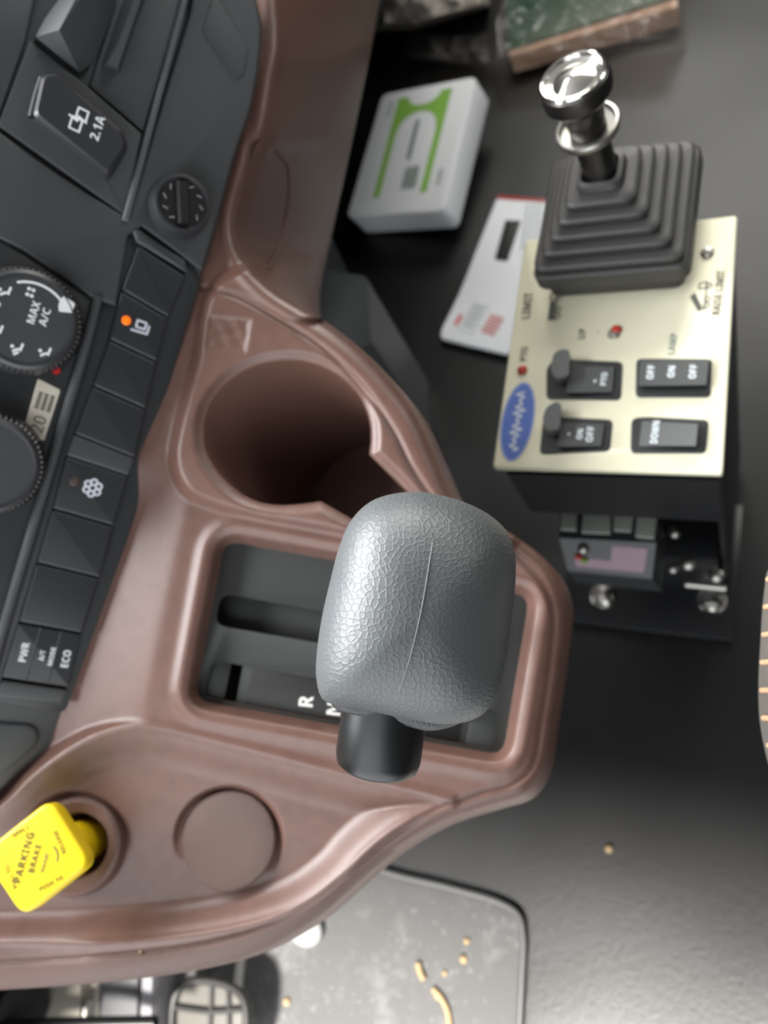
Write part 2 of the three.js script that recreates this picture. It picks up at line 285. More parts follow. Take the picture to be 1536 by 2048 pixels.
  const dial = (cx, cy, red) => {
    const d = part(dash, 'climate_dial', turned(DASH, cx, cy, 0.016, [[0.0275, -0.003], [0.0275, 0.002], [0.0262, 0.006], [0.0252, 0.0125], [0.024, 0.0155], [0.0222, 0.0168], [0.0205, 0.0165]], 64), mat.dashGloss, 'dark rotary climate dial');
    part(d, 'dial_face', turned(DASH, cx, cy, 0.016, [[0.0208, 0.0164], [0, 0.0164]], 48), mat.dashDark);
    const knurl = []; const c0 = P(DASH, cx, cy, 0.016).addScaledVector(DASH.n, -0.016);
    for (let i = 0; i < 60; i++) { const a = i / 60 * Math.PI * 2, q = (r, h) => c0.clone().addScaledVector(DASH.u, Math.cos(a) * r).addScaledVector(DASH.v, Math.sin(a) * r).addScaledVector(DASH.n, h); knurl.push(rod(q(0.0262, 0.0035), q(0.0247, 0.0145), 0.0006, 5)); }
    part(d, 'knurling', mergeGeometries(knurl), mat.steel, 'bright ribbed grip ring');
    if (red) part(d, 'pointer', hull([[104, 734], [118, 732], [122, 744], [112, 750], [104, 744]].flatMap(([x, y]) => [P(DASH, x, y, 0.003), P(DASH, x, y, 0.0)])), mat.redDot, 'red pointer');
    return d;
  };
  const d1 = dial(52, 640, true); dial(-26, 930, false);
  print(d1, 'markings', DASH, 0.0167, [58, 640], [74, 590], 168, 168, (g, w, h) => {
    g.strokeStyle = g.fillStyle = '#dfe3e3'; g.lineWidth = w * 0.03; g.lineCap = 'round';
    g.beginPath(); g.arc(w / 2, h / 2, w * 0.44, -0.55, 0.95); g.stroke();
    g.font = 'bold ' + Math.round(h * 0.13) + 'px sans-serif'; g.fillText('MAX', w * 0.6, h * 0.52); g.fillText('A/C', w * 0.6, h * 0.65);
    const icon = (x, y, arrows) => { g.beginPath(); g.arc(x, y - h * 0.045, w * 0.022, 0, 7); g.fill(); g.beginPath(); g.moveTo(x - w * 0.05, y - h * 0.02); g.quadraticCurveTo(x, y + h * 0.02, x - w * 0.01, y + h * 0.05); g.lineTo(x + w * 0.06, y + h * 0.055); g.stroke(); if (arrows) { g.beginPath(); g.moveTo(x - w * 0.08, y); g.lineTo(x - w * 0.05, y + h * 0.03); g.stroke(); } };
    icon(w * 0.72, h * 0.16, 0); icon(w * 0.5, h * 0.1, 1); icon(w * 0.26, h * 0.2, 1); icon(w * 0.14, h * 0.46, 1); icon(w * 0.2, h * 0.76, 0);
    g.beginPath(); g.moveTo(w * 0.72, h * 0.78); g.quadraticCurveTo(w * 0.82, h * 0.72, w * 0.92, h * 0.78); g.lineTo(w * 0.88, h * 0.92); g.lineTo(w * 0.76, h * 0.92); g.closePath(); g.fill();
    for (let i = 0; i < 4; i++) { g.beginPath(); g.arc(w * 0.78 + (i % 2) * w * 0.07, h * 0.4 + Math.floor(i / 2) * h * 0.05, w * 0.022, 0, 7); g.fill(); }
  });
  const sticker = part(dash, 'sticker', slab(DASH, [[76, 757], [121, 780], [88, 882], [72, 876], [48, 856]], -0.0006, 0.0004, { b: 0.0001, r: 4 }), M('#cfc8b8', 0.5), 'beige paper sticker');
  print(sticker, 'lettering', DASH, -0.0004, [84, 820], [107, 748], 112, 44, (g, w, h) => { g.fillStyle = '#4a463f'; g.font = Math.round(h * 0.72) + 'px sans-serif'; g.fillText('20', w * 0.24, h * 0.55); for (let r = 0; r < 3; r++) for (let i = 0; i < 7; i++) g.fillRect(w * (0.5 + i * 0.045), h * (0.16 + r * 0.26), w * 0.03, h * 0.17); });
  // switch column
  const S = [[[277, 489], [374, 552]], [[244, 581], [338, 636]], [[219, 679], [314, 724]], [[186, 772], [292, 819]], [[148, 868], [270, 917]], [[132, 911], [257, 952]], [[105, 1018], [228, 1053]], [[73, 1126], [200, 1157]], [[37, 1245], [164, 1268]], [[3, 1356], [138, 1376]]];
  part(dash, 'column_bed', slab(DASH, [[240, 470], [265, 452], [384, 530], [400, 570], [350, 733], [300, 922], [245, 1128], [208, 1275], [175, 1392], [120, 1425], [-20, 1400], [4, 1268], [110, 905]], -0.0024, 0.004, { b: 0.0008 }), mat.dashDark);
  const capSlab = (q, h = 0.0022) => slab(DASH, q, h, 0.007, { b: 0.0013, seg: 3, r: 6, a: 0.9 });
  part(dash, 'column_end', capSlab([[266, 460], [278, 458], [372, 520], [376, 546], [274, 484]]), mat.dash);
  part(dash, 'column_end', capSlab([[2, 1362], [136, 1382], [124, 1408], [-6, 1394]]), mat.dash);
  for (let i = 0; i + 1 < S.length; i++) {
    const [a, b] = S[i], [c, d] = S[i + 1], in_ = (p, q, k) => [p[0] + (q[0] - p[0]) * k, p[1] + (q[1] - p[1]) * k], g = 0.012;
    const quad = [in_(a, c, g), in_(b, d, g), in_(d, b, g), in_(c, a, g)];
    if (i === 4) { part(dash, 'column_spacer', capSlab(quad), mat.dash); continue; }
    if (i === 8) {                                                // three-way rocker
      const r = part(dash, 'mode_rocker', slab(DASH, quad, 0.0016, 0.006, { b: 0.001, r: 4 }), mat.button);
      const seamAt = (k) => [P(DASH, lerp(quad[0][0], quad[1][0], k), lerp(quad[0][1], quad[1][1], k), 0.0016), P(DASH, lerp(quad[3][0], quad[2][0], k), lerp(quad[3][1], quad[2][1], k), 0.0016)];
      for (const k of [0.36, 0.68]) part(r, 'rib', tube(seamAt(k), 0.0005, 6), mat.dashGloss);
      const t3 = (s, c, hpx, wpx, d = 0.74) => print(r, 'lettering', DASH, 0.0019, c, [c[0] + 10, c[1] - 44], wpx, hpx, (g, w, h) => { g.fillStyle = '#e6e9ea'; const L = s.split('\n'); g.font = 'bold ' + Math.round(h * d / L.length) + 'px sans-serif'; L.forEach((q, n) => g.fillText(q, w / 2, h * (n + 0.5) / L.length)); }, { label: 'white printed lettering' });
      t3('PWR', [48, 1305], 26, 50); t3('A/T\nMODE', [94, 1312], 36, 54); t3('ECO', [132, 1318], 26, 50);
      continue;
    }
    const btn = part(dash, 'switch_button', capSlab(quad), mat.button), mid = (k, l) => [lerp(lerp(a[0], b[0], k), lerp(c[0], d[0], k), l), lerp(lerp(a[1], b[1], k), lerp(c[1], d[1], k), l)];
    if (i === 1 || i === 5) {
      part(btn, 'indicator', turned(DASH, ...mid(0.22, i === 1 ? 0.5 : 0.4), 0.002, [[0.0024, 0.0015], [0.0024, 0.0024], [0.0018, 0.0028], [0, 0.0029]], 16), i === 1 ? mat.orange : M('#4a3b36', 0.4), i === 1 ? 'lit orange indicator' : 'unlit indicator');
      print(btn, 'symbol', DASH, 0.0026, mid(0.52, i === 1 ? 0.5 : 0.42), [mid(0.52, 0.5)[0] + 14, mid(0.52, 0.5)[1] - 48], 44, 44, (g, w, h) => {
        g.strokeStyle = g.fillStyle = '#d4d8e2'; g.lineWidth = w * 0.09; g.lineCap = 'round'; g.lineJoin = 'round';
        if (i === 1) { g.beginPath(); g.moveTo(w * 0.3, h * 0.15); g.lineTo(w * 0.34, h * 0.85); g.lineTo(w * 0.7, h * 0.85); g.stroke(); g.strokeRect(w * 0.5, h * 0.3, w * 0.3, h * 0.4); }
        else for (let k = 0; k < 6; k++) { const q = k * Math.PI / 3; g.beginPath(); g.arc(w / 2 + Math.cos(q) * w * 0.27, h / 2 + Math.sin(q) * h * 0.27, w * 0.13, 0, 7); g.stroke(); }
      }, { label: 'pale printed symbol' });
    }
  }
  part(dash, 'lower_panel', slab(DASH, curve([[-120, 1450], [10, 1448], [70, 1456], [78, 1480], [40, 1520], [-20, 1560], [-120, 1600]], 40, true), -0.002, 0.004, { b: 0.0015, seg: 3 }), mat.dash);
  // bulk of the dash towards the windshield
  part(dash, 'passenger_section', box(-0.66, 0.55, -1.08, 0.48, 0.6, 1.26, 0.03), mat.dashDark);
  part(dash, 'driver_section', box(-0.71, 0.66, 0.4, 0.38, 0.4, 0.44, 0.03), mat.dashDark);
  const top = [-420, -60], a = P(DASH, -420, -60, -0.02), b = P(DASH, -420, 1640, -0.02);
  part(dash, 'dash_top', hull([a, b, V3(-0.9, 0.78, a.z - 0.1), V3(-0.9, 0.78, b.z + 0.1), V3(-0.9, 0.5, a.z - 0.1), V3(-0.9, 0.5, b.z + 0.1), P(DASH, 100, -60, -0.06), P(DASH, -100, 1640, -0.06)]), mat.dashDark);
}

// ---------- brown console ----------
const silhouette = [...curve([[420, -256], [462, -60], [480, 110], [455, 219], [430, 292], [380, 480], [350, 570], [310, 733], [262, 922], [205, 1128], [170, 1275], [140, 1385], [105, 1430], [40, 1480], [-70, 1545]], 60), ...curve([[-70, 1984], [0, 1980], [200, 1966], [350, 1946], [480, 1916], [560, 1882], [640, 1832], [700, 1780], [745, 1740], [800, 1697], [890, 1646], [990, 1614], [1055, 1592], [1088, 1545], [1108, 1430], [1128, 1290], [1134, 1195], [1105, 1134], [1030, 1072], [960, 1032], [918, 1000], [880, 920], [838, 830], [785, 760], [716, 692], [647, 641], [603, 617], [541, 577], [496, 531], [474, 487], [470, 437], [494, 344], [511, 284], [524, 278], [550, 156], [561, 94], [556, 0], [538, -90], [496, -256]], 330)];
const gearRect = rounded([[447, 1078], [1062, 1190], [1008, 1514], [387, 1402]], 34);
const gearHole = rounded([[456, 1090], [1050, 1198], [998, 1501], [400, 1392]], 30);
const cupKey = [...curve([[738, 909], [741, 880], [738, 840], [716, 790], [668, 746], [610, 724], [560, 722], [500, 736], [448, 770], [416, 815], [407, 860], [413, 905], [440, 950], [478, 985], [517, 1004], [552, 1010], [592, 1009], [642, 1003]], 70), [701, 1037], [800, 1100], [890, 1058]];
const pocket = curve([[-90, 1650], [0, 1604], [60, 1547], [130, 1497], [200, 1464], [290, 1452], [450, 1486], [650, 1537], [800, 1574], [880, 1594], [910, 1606], [870, 1624], [800, 1652], [735, 1702], [680, 1762], [600, 1818], [480, 1856], [300, 1882], [0, 1896], [-90, 1899]], 140, true);
const plateau = curve([[430, 570], [392, 720], [356, 850], [346, 920], [368, 980], [430, 1012], [694, 1067], [960, 1120], [1080, 1010], [900, 700], [600, 520]], 90, true);
const rimA = curve([[360, 572], [410, 578], [470, 592], [560, 640], [640, 692], [720, 768], [785, 860], [826, 940], [870, 1000], [960, 1062], [1030, 1112], [1080, 1160], [1107, 1225], [1102, 1320], [1084, 1440], [1066, 1530], [1030, 1566], [970, 1584], [860, 1626], [770, 1684], [700, 1744], [630, 1800], [540, 1848], [400, 1888], [200, 1912], [0, 1924], [-80, 1928]], 260);
const square = [[418, 632], [500, 640], [490, 706], [410, 696]];
const brakeC = [152, 1692], blankC = [457, 1681];
function consoleHeight(x, y) {
  let h = 0;
  const dS = distTo(silhouette, x, y, true)[0], dR = distTo(rimA, x, y, false)[0], sG = sdf(gearRect, x, y), sP = sdf(pocket, x, y), sL = sdf(plateau, x, y), sC = sdf(cupKey, x, y);
  h += 0.0075 * sstep(14, -14, sL);
  const fold = ((x - 375) * (1437 - 1000) - (y - 1000) * (285 - 375)) / Math.hypot(437, 90);     // left of the fold the surface falls to the dash
  if (y > 900) h -= 0.26 * Math.max(0, Math.sqrt(fold * fold + 100) / 2 - fold / 2 - 2) * 0.00027 * sstep(900, 1040, y) * sstep(6, 40, sP + 20);
  h -= 0.0125 * sstep(18, -8, sG);
  h += 0.0022 * Math.exp(-(((sG - 34) / 14) ** 2));
  h -= 0.014 * sstep(2, -80, sP);
  h += 0.0016 * Math.exp(-((sP / 9) ** 2));
  h -= 0.0022 * Math.exp(-((dR / 5.5) ** 2));
  if (x > 440 && y < 640) { const k = Math.max(0, 1 - dS / 16); h -= 0.0045 * (1 - Math.sqrt(Math.max(0, 1 - k * k))) - 0.0016 * Math.exp(-(((dS - 20) / 12) ** 2)); }
  else if (x > 440 || y > 1700) h -= 0.013 * (1 - Math.sqrt(Math.max(0, 1 - Math.max(0, 1 - dS / 40) ** 2)));
  h -= 0.0035 * sstep(24, 2, sC);
  if (x > 380 && x < 530 && y > 600 && y < 740) { const s = sdf(square, x, y); h -= 0.0012 * sstep(5, -5, s); if (s < -4) h += 0.00035 * Math.sin(x / 7 + y / 13) * Math.sin(y / 6 - x / 17); }
  const rb = Math.hypot(x - blankC[0], y - blankC[1]); 
  if (rb < 112) h = Math.min(h, lerp(seatAt(x, y) - 0.0012, h, sstep(100, 112, rb)));
  const rk = Math.hypot(x - brakeC[0], y - brakeC[1]); if (rk < 112) h = Math.min(h, lerp(seatAt(x, y) - 0.001, h, sstep(98, 112, rk)));
  return h;
}
const seatAt = (x, y) => P(BRK, x, y, 0).sub(K.o).dot(K.n);
const console_ = thing('center_console', 'brown moulded plastic console with cup holder and gear gate surround', 'console', P(K, 700, 1300, -0.06));
{
  const x0 = -68, y0 = -256, st = 4, nx = 302, ny = 561, pos = [], id = new Int32Array(nx * ny).fill(-1), idx = [], rim = [], ok = new Uint8Array(nx * ny);
  const sq = (i, j) => j * nx + i, spot = new Array(nx * ny);
  const hole = (x, y) => within(cupKey, x, y) || within(gearHole, x, y) || Math.hypot(x - brakeC[0], y - brakeC[1]) < 68;
  for (let j = 0; j < ny; j++) for (let i = 0; i < nx; i++) { const x = x0 + i * st, y = y0 + j * st; ok[sq(i, j)] = within(silhouette, x, y) && !hole(x, y) ? 1 : 0; }
  const add = (i, j) => {
    const k = sq(i, j); if (id[k] >= 0) return id[k];
    let x = x0 + i * st, y = y0 + j * st;
    if (!ok[k]) { const cand = [distTo(silhouette, x, y, true), distTo(cupKey, x, y, true), distTo(gearHole, x, y, true)]; const rr = Math.hypot(x - brakeC[0], y - brakeC[1]); cand.push([Math.abs(rr - 68), brakeC[0] + (x - brakeC[0]) * 68 / rr, brakeC[1] + (y - brakeC[1]) * 68 / rr]); cand.sort((a, b) => a[0] - b[0]); x = cand[0][1]; y = cand[0][2]; }
    const p = P(K, x, y, consoleHeight(x, y)); pos.push(p.x, p.y, p.z); return (id[k] = pos.length / 3 - 1);
  };
  for (let j = 0; j + 1 < ny; j++) for (let i = 0; i + 1 < nx; i++) {
    const s = ok[sq(i, j)] + ok[sq(i + 1, j)] + ok[sq(i, j + 1)] + ok[sq(i + 1, j + 1)];
    if (!s) continue;
    const a = add(i, j), b = add(i + 1, j), c = add(i, j + 1), d = add(i + 1, j + 1); const cx = x0 + (i + 0.5) * st, cy = y0 + (j + 0.5) * st;
    let rimCell = false; if (cy > 1700) { const q = distTo(rimA, cx, cy, false); rimCell = cy > q[2]; }
    (rimCell ? rim : idx).push(a, c, b, b, c, d);
  }
  const g = new THREE.BufferGeometry(); g.setAttribute('position', new THREE.Float32BufferAttribute(pos, 3)); g.setIndex([...idx, ...rim]); g.computeVertexNormals(); planarUV(g, K);
  const gr = g.clone(); gr.setIndex(rim); const g1 = g.clone(); g1.setIndex(idx);
  part(console_, 'body', g1, mat.brown); part(console_, 'rim_pad', gr, mat.brownPad, 'grained padded edge');
  // skirt below the outer edge: drops, then runs back underneath
  const from = silhouette.findIndex((p) => p[1] > 1975 && p[0] < 0), sk = silhouette.slice(61).filter(([x, y]) => y > 625);
  const rows = [[], [], [], []], mid = P(K, 500, 1300, -0.1);
  for (const [x, y] of sk) { const p = P(K, x, y, consoleHeight(x, y)), inn = mid.clone().sub(p); inn.y = 0; inn.normalize(); rows[0].push(p); rows[1].push(p.clone().add(V3(0, -0.012, 0)).addScaledVector(inn, -0.0008)); rows[2].push(p.clone().add(V3(0, -0.024, 0)).addScaledVector(inn, 0.004)); rows[3].push(p.clone().add(V3(0, -0.036, 0)).addScaledVector(inn, 0.009)); }
  part(console_, 'skirt', grid(rows), mat.brown);
  // cup holder well
  const wellTop = cupKey.map(([x, y]) => P(K, x, y, consoleHeight(x, y) + 0.0001)), cc = P(K, 590, 862, 0), wr = [];
  for (let i = 0; i <= 8; i++) { const t = i / 8; wr.push([...wellTop, wellTop[0]].map((p) => { const q = p.clone(); const c = cc.clone(); const k = 1 + 0.03 * t; q.x = c.x + (q.x - c.x) * k; q.z = c.z + (q.z - c.z) * k; q.y = lerp(p.y, cc.y - 0.095, t); return q; })); }
  const well = part(console_, 'cup_well', grid(wr), mat.brown, 'deep brown cup holder well');
  const wf = shapeFlat(wr[8].slice(0, -1)); part(well, 'well_floor', wf, mat.brown);
  const fd = new THREE.CylinderGeometry(0.0362, 0.0375, 0.003, 56); fd.translate(cc.x, cc.y - 0.0925, cc.z); part(well, 'floor_disc', crease(fd, 0.4), mat.brown);
  // blank cap and brake collar in the pocket
  const s1 = scaleAt(BRK, ...blankC), R = 93 * s1;
  part(console_, 'blank_cap', turned(BRK, ...blankC, 0.004, [[R, -0.006], [R, 0.0026], [R - 0.0008, 0.0036], [R - 0.002, 0.0041], [R * 0.5, 0.0046], [0, 0.0047]], 72), mat.brownBlank, 'round blank cover');
  const s2 = scaleAt(BRK, ...brakeC);
  part(console_, 'brake_collar', turned(BRK, ...brakeC, 0.004, [[95 * s2, -0.008], [93 * s2, 0.003], [89 * s2, 0.0058], [82 * s2, 0.0068], [72 * s2, 0.0052], [62 * s2, 0.003], [59 * s2, 0.0], [58 * s2, -0.03]], 72), mat.brown, 'raised round collar');
  part(console_, 'collar_well', turned(BRK, ...brakeC, 0.004, [[60 * s2, -0.022], [0, -0.022]], 32), mat.brown);
}
function shapeFlat(pts) {                                         // flat floor through points of one height
  const y = pts.reduce((s, p) => s + p.y, 0) / pts.length, g = new THREE.ShapeGeometry(new THREE.Shape(pts.map((p) => new THREE.Vector2(p.x, -p.z)))); g.rotateX(-Math.PI / 2); g.translate(0, y, 0); return g;
}
// gear gate plate inside the console
{
  const H = -0.0105, f = K, G = part(console_, 'gate_plate', slab(f, [[441, 1070], [1068, 1184], [1013, 1521], [380, 1408]], H - 0.0006, 0.003, { b: 0.0006, r: 30, holes: [[[[438, 1184], [1004, 1284], [990, 1350], [426, 1252]], 26], [[[424, 1318], [1000, 1420], [986, 1502], [404, 1396]], 22]] }), mat.gearGrey, 'dark grey gear gate plate');
  part(G, 'slot_bed', slab(f, [[436, 1180], [1010, 1282], [994, 1356], [420, 1256]], H - 0.013, 0.002), mat.gearGrey);
  part(G, 'window_bed', slab(f, [[420, 1314], [464, 1322], [446, 1408], [400, 1400]], H - 0.0032, 0.0015), mat.gearGrey);
  part(G, 'window_bed', slab(f, [[486, 1326], [1004, 1418], [988, 1506], [470, 1413]], H - 0.0032, 0.0015), mat.gearGrey);
  part(G, 'gate_well', hull([[400, 1300], [1010, 1410], [990, 1510], [390, 1404]].flatMap(([x, y]) => [P(f, x, y, H - 0.04), P(f, x, y, H - 0.042)])), mat.gearGrey);
  part(G, 'slider', slab(f, [[506, 1328], [930, 1404], [912, 1492], [488, 1414]], H - 0.0024, 0.001, { b: 0.0002 }), mat.gearDark, 'dark sliding gear indicator strip');
  print(G, 'lettering', f, H - 0.0022, [612, 1404], [616, 1364], 40, 42, text('R', '#e7e5dd', 0.95), { label: 'white printed letter' });
  print(G, 'lettering', f, H - 0.0022, [668, 1418], [672, 1378], 40, 42, text('N', '#e7e5dd', 0.95), { label: 'white printed letter' });
  const dz = slab(f, [[940, 1438], [1000, 1448], [990, 1500], [930, 1490]], H - 0.003, 0.002, { b: 0.0006, r: 14 }); part(G, 'gate_pad', dz, mat.gearGrey);
}

// ---------- brown side wall of the dash below the trim ----------
{
  const A = curve([[496, -256], [538, -90], [556, 0], [561, 94], [550, 156], [524, 278], [511, 290], [494, 344], [470, 437], [474, 487], [496, 531], [541, 577], [603, 617], [660, 652]], 60), B = curve([[798, -256], [766, -60], [752, 0], [742, 62], [710, 219], [680, 360], [650, 500], [630, 590], [624, 625], [640, 650]], 60);
  const yA = A.map(([x, y]) => P(K, x, y, consoleHeight(x, y) - 0.001));
  const rows = [], steps = [0, 0.02, 0.06, 0.2, 0.4, 0.6, 0.8, 0.97, 1];
  for (const k of steps) rows.push(A.map((p, i) => { const a = yA[i], q = B[i], b = onY(q[0], q[1], a.y - 0.135); const m = a.clone().lerp(b, k); m.y -= 0.01 * Math.sin(Math.PI * k) + (k > 0 ? 0.005 : 0); return m; }));
  const last = rows[rows.length - 1]; rows.push(last.map((p) => p.clone().add(V3(-0.012, -0.012, 0)))); rows.push(last.map((p) => p.clone().add(V3(-0.12, -0.02, 0))));
  const t = thing('dash_side_trim', 'brown plastic side wall dropping from the dash trim towards the floor', 'trim panel', yA[30]);
  part(t, 'side_wall', grid(rows), mat.brown);
  part(t, 'seam_strip', tube([[512, 290], [528, 322], [536, 380], [534, 470], [520, 540]].map(([x, y], i) => { const k = [0.1, 0.22, 0.3, 0.3, 0.12][i]; let bi = 0, bd = 1e9, pt; for (let r = 0; r < 60; r++) { const m = yA[r].clone().lerp(onY(B[r][0], B[r][1], yA[r].y - 0.135), k); m.y -= 0.01 * Math.sin(Math.PI * k) + 0.0045; const v = m.clone().sub(ORIGIN).applyMatrix4(toWorld.clone().transpose()); const qx = CX - v.x / v.z * FOCAL, qy = CY + v.y / v.z * FOCAL, d = Math.hypot(qx - x, qy - y); if (d < bd) { bd = d; pt = m; } } return pt; }), 0.0009, 30), mat.brown);
  // black lower body of the dash behind the trim, down to the floor
  const low = [[-60, 0.4], [220, 0.4], [600, 0.33]].map(([y, h]) => onY(lerp(752, 628, y / 600) - 150, y, h));
  part(dash, 'underbody', hull([...low.map((p) => V3(p.x - 0.1, p.y, p.z)), ...low.map((p) => V3(p.x - 0.16, 0, p.z)), ...low.map((p) => V3(p.x - 0.3, p.y, p.z)), ...low.map((p) => V3(p.x - 0.3, 0, p.z))]), mat.dash);
  single('floor_duct', 'dark grey air duct block on the floor beside the brown console', 'duct', hull(rounded([[640, 540], [735, 552], [742, 690], [640, 700]], 14).flatMap(([x, y]) => { const p = onY(x, y, 0.2); return [p, V3(p.x - 0.01, 0, p.z)]; })), mat.dash);
}

// ---------- parking brake knob ----------
{
  const f = BRK, s = scaleAt(BRK, ...brakeC), c = P(f, ...brakeC, 0.004).addScaledVector(f.n, -0.004);
  const t = thing('parking_brake_knob', 'yellow square parking brake pull knob with printed lettering', 'brake knob', c);
  const fh = 0.038;
  const cap = part(t, 'cap', slab(f, [[100, 1597], [183, 1728], [45, 1836], [-40, 1708]], fh, 0.0115, { b: 0.002, seg: 4, r: 30, a: 0.9 }), mat.yellow);
  part(t, 'stem', turned(f, 132, 1694, 0.012, [[0.0115, -0.02], [0.0115, 0.012], [0.0095, 0.017], [0.0095, 0.03]], 36), mat.yellow);
  part(t, 'stem_key', hull([[150, 1692], [182, 1698], [186, 1712], [170, 1724], [150, 1716]].flatMap(([x, y]) => [P(f, x, y, 0.002), P(f, x, y, 0.012)])), mat.yellow);
  print(cap, 'lettering', f, fh + 0.0003, [72, 1718], [86, 1668], 196, 196, (g, w, h) => {
    g.fillStyle = '#45420c'; g.font = 'bold ' + Math.round(h * 0.125) + 'px sans-serif'; g.save(); g.fillText('PARKING', w * 0.49, h * 0.36, w * 0.58); g.font = 'bold ' + Math.round(h * 0.1) + 'px sans-serif'; g.fillText('BRAKE', w * 0.5, h * 0.485); g.restore();
    g.fillStyle = '#2f3d33'; g.font = 'bold ' + Math.round(h * 0.075) + 'px sans-serif'; g.fillText('Hendi', w * 0.48, h * 0.605); g.strokeStyle = '#2f3d33'; g.lineWidth = h * 0.016; g.beginPath(); g.arc(w * 0.53, h * 0.6, w * 0.14, 0.35, 1.7); g.stroke();
    const side = (s2, x, y, a) => { g.save(); g.translate(x * w, y * h); g.rotate(a); g.fillStyle = '#5a520e'; g.font = 'bold ' + Math.round(h * 0.07) + 'px sans-serif'; g.fillText(s2, 0, 0); g.restore(); };
    side('PUSH TO', 0.29, 0.74, 0.9); side('RELEASE', 0.72, 0.71, -0.72); side('APPLY', 0.74, 0.24, 0.9); side('PULL TO', 0.27, 0.28, -0.72);
  }, { cw: 512, label: 'dark printed lettering' });
}

// ---------- gear lever ----------
{
  const DE = 0.268, f = frameOf(ray(820, 1150).negate(), atDepth(835, 1225, DE));
  const out = curve([[822, 985], [872, 990], [925, 1004], [978, 1030], [1012, 1062], [1029, 1108], [1030, 1160], [1022, 1240], [1008, 1330], [990, 1392], [962, 1427], [907, 1444], [829, 1436], [750, 1418], [690, 1406], [650, 1393], [637, 1352], [638, 1300], [648, 1230], [664, 1160], [682, 1092], [706, 1040], [748, 1002]], 120, true);
  const o2 = out.map(([x, y]) => L2(f, x, y, 0)), c = L2(f, 838, 1222, 0), rows = [], N = 44, up = 0.036, dn = 0.03;
  const t = thing('gear_lever', 'grey grained leather gear lever knob with a black thumb button', 'gear lever', P(K, 840, 1260, -0.011));
  const surf = (k, j) => { const ph = -Math.PI / 2 + Math.PI * k / N, e = 0.86, sg = Math.sign(ph), cs = Math.pow(Math.max(0, Math.cos(ph)), e), sn = sg * Math.pow(Math.abs(Math.sin(ph)), 0.92); const q = o2[j % o2.length]; const x = c.x + (q.x - c.x) * cs, y = c.y + (q.y - c.y) * cs; const tilt = -0.1 * (x - c.x); return f.o.clone().addScaledVector(f.u, x).addScaledVector(f.v, y).addScaledVector(f.n, sn * (ph > 0 ? up : dn) + (ph > 0 ? tilt * 0.8 : 0)); };
  for (let k = N; k >= 0; k--) { const r = []; for (let j = 0; j <= o2.length; j++) r.push(surf(k, j)); rows.push(r); }
  const g = grid(rows); planarUV(g, f);
  const knob = part(t, 'knob', mergeSmooth(g), mat.leather, 'grey leather-grained knob');
  const ht = (px, py) => { const q = L2(f, px, py, up * 0.9); let lo = 0, hi = 1; const a = Math.atan2(q.y - c.y, q.x - c.x); let bj = 0, bd = 9; for (let j = 0; j < o2.length; j++) { const d = Math.abs(Math.atan2(Math.sin(Math.atan2(o2[j].y - c.y, o2[j].x - c.x) - a), Math.cos(Math.atan2(o2[j].y - c.y, o2[j].x - c.x) - a))); if (d < bd) { bd = d; bj = j; } } const k = Math.min(0.999, q.distanceTo(c) / o2[bj].distanceTo(c)), ph = Math.acos(Math.pow(k, 1 / 0.86)), sn = Math.pow(Math.sin(ph), 0.92); return f.o.clone().addScaledVector(f.u, q.x).addScaledVector(f.v, q.y).addScaledVector(f.n, sn * up - 0.08 * (q.x - c.x) + 0.00002); };
  const sp = [[866, 1085], [858, 1130], [848, 1190], [838, 1240], [824, 1300], [810, 1350], [798, 1388]].map(([x, y]) => ht(x, y)); part(knob, 'seam', tube(sp, 0.00022, 60, false, 6), mat.seam);
  // collar under the knob's end and the thumb button
  const col = curve([[655, 1388], [700, 1402], [800, 1430], [900, 1446], [930, 1440], [925, 1452], [896, 1464], [862, 1466], [800, 1452], [715, 1430], [672, 1424], [656, 1408]], 60, true);
  const fc = shifted(f, -0.02);
  part(t, 'collar', slab(fc, curve([[652, 1370], [654, 1398], [664, 1418], [690, 1430], [777, 1446], [850, 1466], [881, 1464], [922, 1450], [955, 1410], [900, 1300], [700, 1280]], 60, true), 0.0192, 0.03, { b: 0.004, seg: 4, a: 0.9 }), mat.leatherEdge, 'textured black collar');
  const fb = shifted(f, -0.016), q1 = L2(fb, 772, 1400), q2 = L2(fb, 752, 1545), ax = q2.clone().sub(q1), len = ax.length(), W3 = (q, h = 0) => fb.o.clone().addScaledVector(fb.u, q.x).addScaledVector(fb.v, q.y).addScaledVector(fb.n, h);
  const rB = 86 * scaleAt(fb, 760, 1480), pr = [[rB * 0.99, 0], [rB, len * 0.3], [rB, len * 0.8], [rB * 0.95, len * 0.92], [rB * 0.82, len * 0.985], [rB * 0.6, len], [0, len * 1.005]].map(([r, z]) => new THREE.Vector2(Math.max(r, 1e-5), z));
  const gb = new THREE.LatheGeometry(pr, 64), dir = W3(q2).sub(W3(q1)).normalize().addScaledVector(f.n, -0.12).normalize(); gb.applyQuaternion(new THREE.Quaternion().setFromUnitVectors(V3(0, 1, 0), dir)); const b0 = W3(q1); gb.translate(b0.x, b0.y, b0.z);
  part(t, 'thumb_button', crease(gb, 0.7), mat.satin, 'satin black thumb button');
  const a0 = f.o.clone().addScaledVector(f.n, -0.01), a1 = P(K, 830, 1262, -0.0225); part(t, 'shaft', rod(a1, a0, 0.008, 24), mat.satin);
}
function mergeSmooth(g) { const m = mergeVertices(g, 1e-6); m.computeVertexNormals(); return m; }

